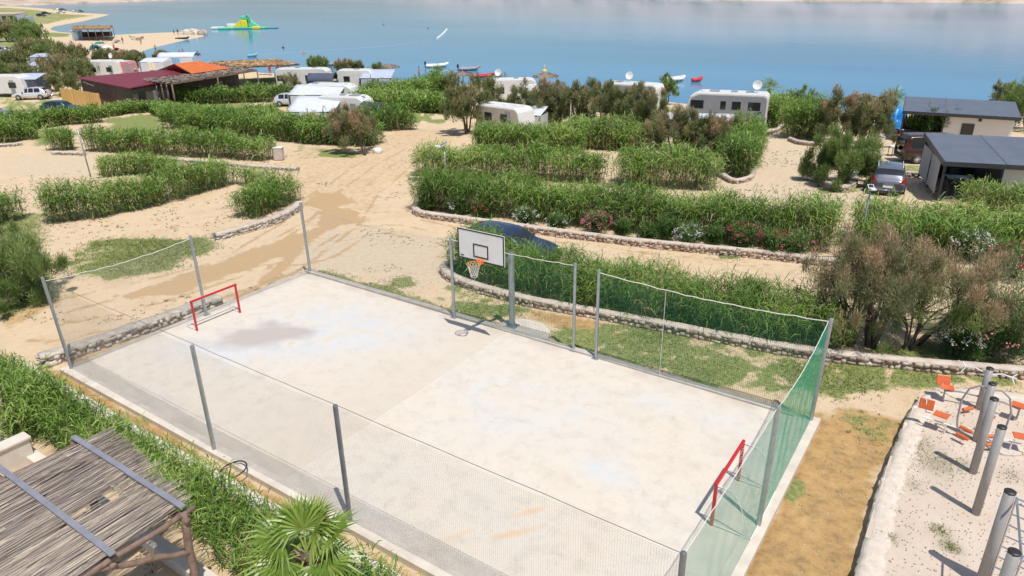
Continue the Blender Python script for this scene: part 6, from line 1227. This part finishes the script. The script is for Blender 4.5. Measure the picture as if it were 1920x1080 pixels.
# inflatable water park
def waterpark():
    p = unp(461, 54, SEA); t = thing('inflatable_water_park', 'yellow, green and white inflatable water park floating in the bay', 'water park', (p[0], p[1], SEA), VA)
    Y, G_, W_, BL = mt('vinyl_yellow', (.85, .72, .05)), mt('vinyl_green', (.15, .62, .35)), WHT, mt('vinyl_teal', (.03, .35, .35))
    def pc(name, mat, *bx):
        m = MB(); [m.box(*b) for b in bx]; m.build(name, mat, t, bevel=.25)
    pc('tower', Y, (-1.2, -1.5, .6, 1.2, 1.5, 3.2)); pc('tower_roof', G_, (-1.0, -1.2, 3.25, 1.6, 1.2, 4.6)); pc('deck', G_, (-7, -2.2, 0, 8, 2.2, .6))
    m = MB(); m.prism([(-4.8, .62), (-1.25, .62), (-1.25, 3.2)], -1.3, 1.3); m.build('slide', Y, t, bevel=.15); m = MB(); m.prism([(1.65, .62), (5.5, .62), (1.65, 3.6)], -1.2, 1.2); m.build('slide', G_, t, bevel=.15)
    pc('float_arm', BL, (8.05, -1, 0, 12.5, .2, .35)); pc('mattress', W_, (-13, -1, 0, -8.3, 1.2, .9)); pc('mattress', G_, (-9.4, -3.6, 0, -5, -2.3, .8)); pc('bumper_ring', W_, (-8, 2.3, .0, -4.6, 3.6, 1.8)); pc('step_block', Y, (3.5, -3.4, 0, 6.5, -2.25, .9)); pc('step_block', W_, (1, 2.3, 0, 3.6, 3.6, 1.3)); pc('rail', BL, (-3.5, -2.9, .0, 2.6, -2.3, .5))
    m = MB(); m.tube([(1.2, -1.2, 4.4), (1.8, -1.2, 5.2), (2.2, -1.2, 4.4), (2.3, -1.2, 2.5)], .22, 8); m.build('arch', G_, t, True)
waterpark()
# buoy line
CVG2 = mt('faded_float', (.4, .5, .58), (.35, .45, .52))
def buoys(label, px, r, step, col, n=None):
    t = thing('buoy_line', label, 'buoy line', (*unp(*px[0], SEA)[:2], SEA)); P = np.array([unp(u, v, SEA) for u, v in px]); Q, d, tt = resample(P, step); o = np.array(t.location); m = MB()
    m.tube([tuple(q-o+[0, 0, .02]) for q in Q], .03, 4); m.build('rope', col, t)
    m = MB()
    for q in Q[::2]: m.lathe([(.01, -r), (r*.8, -r*.5), (r, 0), (r*.8, r*.5), (.01, r)], 6, tuple(q-o+[0, 0, .05]))
    m.build('floats', col, t)
buoys('long far line of small white floats across the bay', [(505, 34), (600, 38), (720, 43), (800, 51), (838, 54)], .13, 4., CVG2); buoys('bright short end of the float line', [(838, 55), (830, 64), (820, 72)], .3, 1.5, WHT); buoys('near line of white floats running toward the tan awning', [(818, 73), (745, 85), (650, 92), (560, 98), (470, 104)], .10, 3., CVG2)
def buoy(label, u, v, r, mat, pole=False):
    p = unp(u, v, SEA); m = MB(); m.lathe([(.01, -r*.5), (r*.8, -r*.3), (r, 0), (r*.8, r*.6), (.01, r)], 12, (p[0], p[1], SEA)); m.tube([(p[0], p[1], SEA), (p[0], p[1], SEA+r*2.5)], r*.12, 6); tag(m.build('buoy', mat, None, True), label, 'buoy', 'marker buoys')
buoy('yellow marker ball above the tamarisks by the beach caravan', 1021, 134, .45, mt('ylw', (.85, .6, .05))); buoy('dark marker buoy left in the bay', 531, 90, .35, BLK); buoy('orange-red buoy in the near float line', 570, 100, .35, ORG); buoy('grey buoy on the far float line', 719, 46, .45, GALVD); buoy('grey buoy near the corner of the float line', 803, 53, .45, GALVD)
# jetty rocks
P = [unp(u, v, SEA) for u, v in [(340+i*1.7, 65-i*.05+random.uniform(-1.5, 2.2)) for i in range(26)]]
for k, q in enumerate(P):
    pass
V, F, q_ = stones(np.array([[p[0], p[1], SEA+.25] for p in P]), np.random.default_rng(1).uniform(.7, 1.5, (26, 3)), np.random.default_rng(2).uniform(0, 3, 26), 3); tag(mesh('jetty', V-np.array([P[0][0], P[0][1], 0]), [F], STONE, rnd=q_, loc=(P[0][0], P[0][1], 0)), 'heap of rocks at the tip of the sand spit', 'jetty')
# long white beach house at the far left, toilet box
p = at(18, 42); t = thing('beach_house', 'long low white building at the upper left edge', 'building', p, VA-R(4)); m = MB(); m.box(-16, -3, -1, 6.5, 5, 3.6); m.build('wall', WHT, t); m = MB(); m.hexa([(-17, -4.5, 3.7), (7, -4.5, 3.7), (7, 5.5, 4.4), (-17, 5.5, 4.4), (-17, -4.5, 4.0), (7, -4.5, 4.0), (7, 5.5, 4.7), (-17, 5.5, 4.7)]); m.build('roof', mt('pale_tile', (.55, .42, .33)), t)
for k in range(6): m = MB(); m.box(-14.5+k*3.4, -3.12, 1.2, -12.3+k*3.4, -3.003, 3.0); m.build('window', GLASS, t)
m = MB(); m.box(6.6, -3.5, -1, 11, 3, 2.6); m.build('annex', AWG, t)
p = at(147, 75); t = thing('portable_toilet', 'light blue cabin box on the beach beside the pavilion', 'portable toilet', p, VA); m = MB(); m.box(-1.1, -1., 0, 1.1, 1., 2.6); m.build('cabin_body', mt('paleblue', (.25, .5, .75)), t, bevel=.05); m = MB(); m.box(-.6, -1.06, .1, .6, -1.003, 2.2); m.build('door', WHT, t); m = MB(); m.box(-1.2, -1.1, 2.603, 1.2, 1.1, 2.8); m.build('roof', WHT, t, bevel=.05)
# ------------------------------------------------------------------ people (far away, small)
SKIN = mt('skin', (.42, .24, .16), (.36, .2, .13), 3, .6); HAIR = mt('hair', (.05, .035, .025))
def person(label, pos, rz, pose='stand', cloth=None, group='people on the beach', h=1.75):
    t = thing('person', label, 'person', pos, rz, group); s = h/1.75
    if pose == 'stand': J = dict(p=(0, 0, .93), c=(0, .01, 1.3), n=(0, .01, 1.47), h=(0, -.01, 1.63), lh=(.1, 0, .88), rh=(-.1, 0, .88), lk=(.12, -.03, .48), rk=(-.11, .04, .48), la=(.13, 0, .08), ra=(-.13, .12, .09), lt=(.14, -.14, .03), rt=(-.14, -.02, .03), ls=(.19, 0, 1.40), rs=(-.19, 0, 1.40), le=(.26, .03, 1.12), re=(-.27, .02, 1.13), lw=(.24, -.1, .88), rw=(-.26, -.08, .88), lf=(.24, -.14, .79), rf=(-.26, -.12, .79))
    elif pose == 'wade': J = dict(p=(0, 0, .55), c=(0, .01, .92), n=(0, .01, 1.09), h=(0, -.01, 1.25), lh=(.1, 0, .5), rh=(-.1, 0, .5), lk=(.12, -.03, .1), rk=(-.11, .04, .1), la=(.13, 0, -.3), ra=(-.13, .12, -.29), lt=(.14, -.14, -.35), rt=(-.14, -.02, -.35), ls=(.19, 0, 1.02), rs=(-.19, 0, 1.02), le=(.34, .0, .8), re=(-.34, .0, .82), lw=(.38, -.18, .7), rw=(-.38, -.16, .72), lf=(.38, -.26, .68), rf=(-.38, -.24, .70))
    else: J = dict(p=(0, 0, .12), c=(0, .28, .36), n=(0, .38, .52), h=(0, .42, .68), lh=(.1, -.05, .12), rh=(-.1, -.05, .12), lk=(.13, -.45, .32), rk=(-.12, -.47, .22), la=(.13, -.78, .06), ra=(-.13, -.85, .06), lt=(.14, -.92, .1), rt=(-.14, -.98, .1), ls=(.19, .32, .46), rs=(-.19, .32, .46), le=(.27, .45, .25), re=(-.27, .45, .25), lw=(.26, .5, .04), rw=(-.26, .5, .04), lf=(.26, .56, .02), rf=(-.26, .56, .02))
    rad = dict(p=.13, c=.14, n=.055, h=.10, lh=.09, rh=.09, lk=.06, rk=.06, la=.04, ra=.04, lt=.03, rt=.03, ls=.06, rs=.06, le=.042, re=.042, lw=.03, rw=.03, lf=.03, rf=.03)
    ks = list(J); ed = [('p', 'c'), ('c', 'n'), ('n', 'h'), ('p', 'lh'), ('p', 'rh'), ('lh', 'lk'), ('lk', 'la'), ('la', 'lt'), ('rh', 'rk'), ('rk', 'ra'), ('ra', 'rt'), ('c', 'ls'), ('c', 'rs'), ('ls', 'le'), ('le', 'lw'), ('lw', 'lf'), ('rs', 're'), ('re', 'rw'), ('rw', 'rf')]
    me = bpy.data.meshes.new('body'); me.from_pydata([tuple(c*s for c in J[k]) for k in ks], [(ks.index(a), ks.index(b)) for a, b in ed], []); me.materials.append(SKIN); o = bpy.data.objects.new('body', me); COL.objects.link(o); o.parent = t
    md = o.modifiers.new('skin', 'SKIN'); me.skin_vertices
    for i, k in enumerate(ks): me.skin_vertices[0].data[i].radius = (rad[k]*s, rad[k]*s); me.skin_vertices[0].data[i].use_root = (k == 'p')
    o.modifiers.new('sub', 'SUBSURF').levels = 1; o.modifiers['sub'].render_levels = 1
    hh = Vector(J['h'])*s; m = MB(); m.lathe([(.01, .0), (.112*s, 0), (.118*s, .06*s), (.08*s, .12*s), (.01, .14*s)], 10, (hh.x, hh.y+.015, hh.z+.02)); m.build('hair', HAIR, t, True)
    if cloth:
        pp_ = Vector(J['p'])*s; m = MB()
        if pose == 'sit': m.lathe([(.15, -.09), (.17, 0), (.15, .1)], 10, tuple(pp_))
        else: m.lathe([(.155*s, -.22*s), (.165*s, -.1*s), (.15*s, .04*s)], 10, tuple(pp_))
        m.build('shorts', cloth, t, True)
        if cloth in (CL['red'], CL['dark']) and pose == 'stand': m = MB(); m.lathe([(.16*s, 0), (.175*s, .2*s), (.17*s, .42*s), (.10*s, .5*s)], 12, (0, 0, .97*s)); m.build('shirt', cloth, t, True)
    return t
CL = dict(red=mt('cloth_red', (.6, .08, .07)), dark=mt('cloth_dark', (.03, .03, .05)), blue=mt('cloth_blue', (.05, .15, .4)), white=mt('cloth_white', (.7, .7, .7)))
for a in [('person in dark clothes standing near the jetty, left one', 327, 66, 'stand', 'dark'), ('person in dark clothes standing near the jetty, right one', 334, 65, 'stand', 'dark'), ('person in red standing by the white beach tent on the spit', 231, 82, 'stand', 'red'), ('person in dark shorts walking alone on the left sand path', 91, 83, 'stand', 'dark'),
          ('person standing bare-chested on the lower beach', 215, 96, 'stand', 'red'), ('person standing at the water edge of the spit', 265, 84, 'stand', None), ('person in dark swimwear wading alone off the spit', 292, 95, 'wade', 'dark'), ('left of two people wading together', 338, 106, 'wade', 'red'), ('right of two people wading together', 344, 104, 'wade', 'red'),
          ('person wading with a blue float farthest right', 372, 108, 'wade', 'blue'), ('person in dark shorts beside the cyan beach towels', 176, 96, 'stand', 'dark'), ('person sitting on a lounger on the spit', 259, 76, 'sit', 'red'), ('person sitting on the sand on the lower beach', 232, 100, 'sit', 'dark'), ('person in red under the tan awning', 521, 142, 'stand', 'red'), ('person in pink at the left of the tan awning', 507, 142, 'stand', 'red'), ('swimmer in red beside the dinghy moored on the left', 786, 142, 'wade', 'red')]:
    p = at(a[1], a[2]) if a[3] != 'wade' else unp(a[1], a[2], SEA); person(a[0], p, random.uniform(0, 6.28), a[3], CL[a[4]] if a[4] else None, h=1.85)
def lounger(label, u, v, rz, col):
    p = at(u, v); t = thing('sun_lounger', label, 'sun lounger', p, rz, 'sun loungers on the spit'); m = MB(); m.box(-.95, -.33, .28, .35, .33, .34); m.hexa([(.35, -.33, .28), (.95, -.33, .62), (.95, .33, .62), (.35, .33, .28), (.35, -.33, .34), (.95, -.33, .68), (.95, .33, .68), (.35, .33, .34)]); m.build('bed', col, t)
    for x in (-.8, .3):
        for y in (-.28, .28): m = MB(); m.box(x-.03, y-.03, 0, x+.03, y+.03, .28); m.build('leg', BLK, t)
for i, (u, v, c) in enumerate([(253, 75, BLK), (262, 74, BLK), (268, 73, WOODD), (248, 71, WOODD), (195, 79, WHT)]): lounger(['dark lounger left of the seated person', 'dark lounger under the seated person', 'brown lounger right of the seated person', 'brown lounger behind the seated person', 'pale lounger in the middle of the spit'][i], u, v, VA+i, c)
def shelter(label, u, v, col, w=1.3):
    p = at(u, v); t = thing('beach_shelter', label, 'beach tent', p, VA, 'beach tents and towels'); m = MB(); n = 8; pts = [(math.cos(math.pi*k/n)*w, .0, math.sin(math.pi*k/n)*w*.9) for k in range(n+1)]; V = []; F = []
    for k, q in enumerate(pts): V += [(q[0], -.7, q[2]*1.), (q[0]*.7, .9, q[2]*.35)]
    F = [(2*k, 2*k+1, 2*k+3, 2*k+2) for k in range(n)]; o = mesh('cover', V, F, col, t, True); o.modifiers.new('s', 'SOLIDIFY').thickness = .03; m.box(-w, -.7, .0, w, .9, .04); m.build('mat', col, t)
shelter('white beach tent on the upper spit', 223, 81, WHT); shelter('cyan beach tent on the lower beach', 182, 94, mt('cyan', (.05, .45, .55)), 1.6); shelter('pale beach tent below the seated person', 207, 101, WHT, 1.5); shelter('grey beach tent at the edge of the lower beach', 255, 104, CVG, 1.6); shelter('red and grey towel shelter on the sand', 222, 95, mt('brick', (.4, .15, .12)), .9); shelter('teal parasol-like shelter on the sand', 191, 93, mt('teal', (.04, .2, .2)), 1.)
def bparasol(label, u, v, col):
    p = at(u, v); t = thing('beach_umbrella', label, 'beach umbrella', p, 0, 'beach umbrellas'); m = MB(); m.tube([(0, 0, 0), (0, 0, 2.2)], .03, 6); m.build('pole', WTUBE, t); m = MB(); m.lathe([(1.3, -.5), (.8, -.15), (.02, 0)], 10, (0, 0, 2.25)); m.build('canopy', col, t)
bparasol('dark green umbrella on the lower beach', 190, 96, mt('green_cloth', (.04, .2, .15))); bparasol('pale umbrella at the lower edge of the beach', 204, 104, WHT); bparasol('red umbrella left under the tan awning', 498, 140, CL['red'])
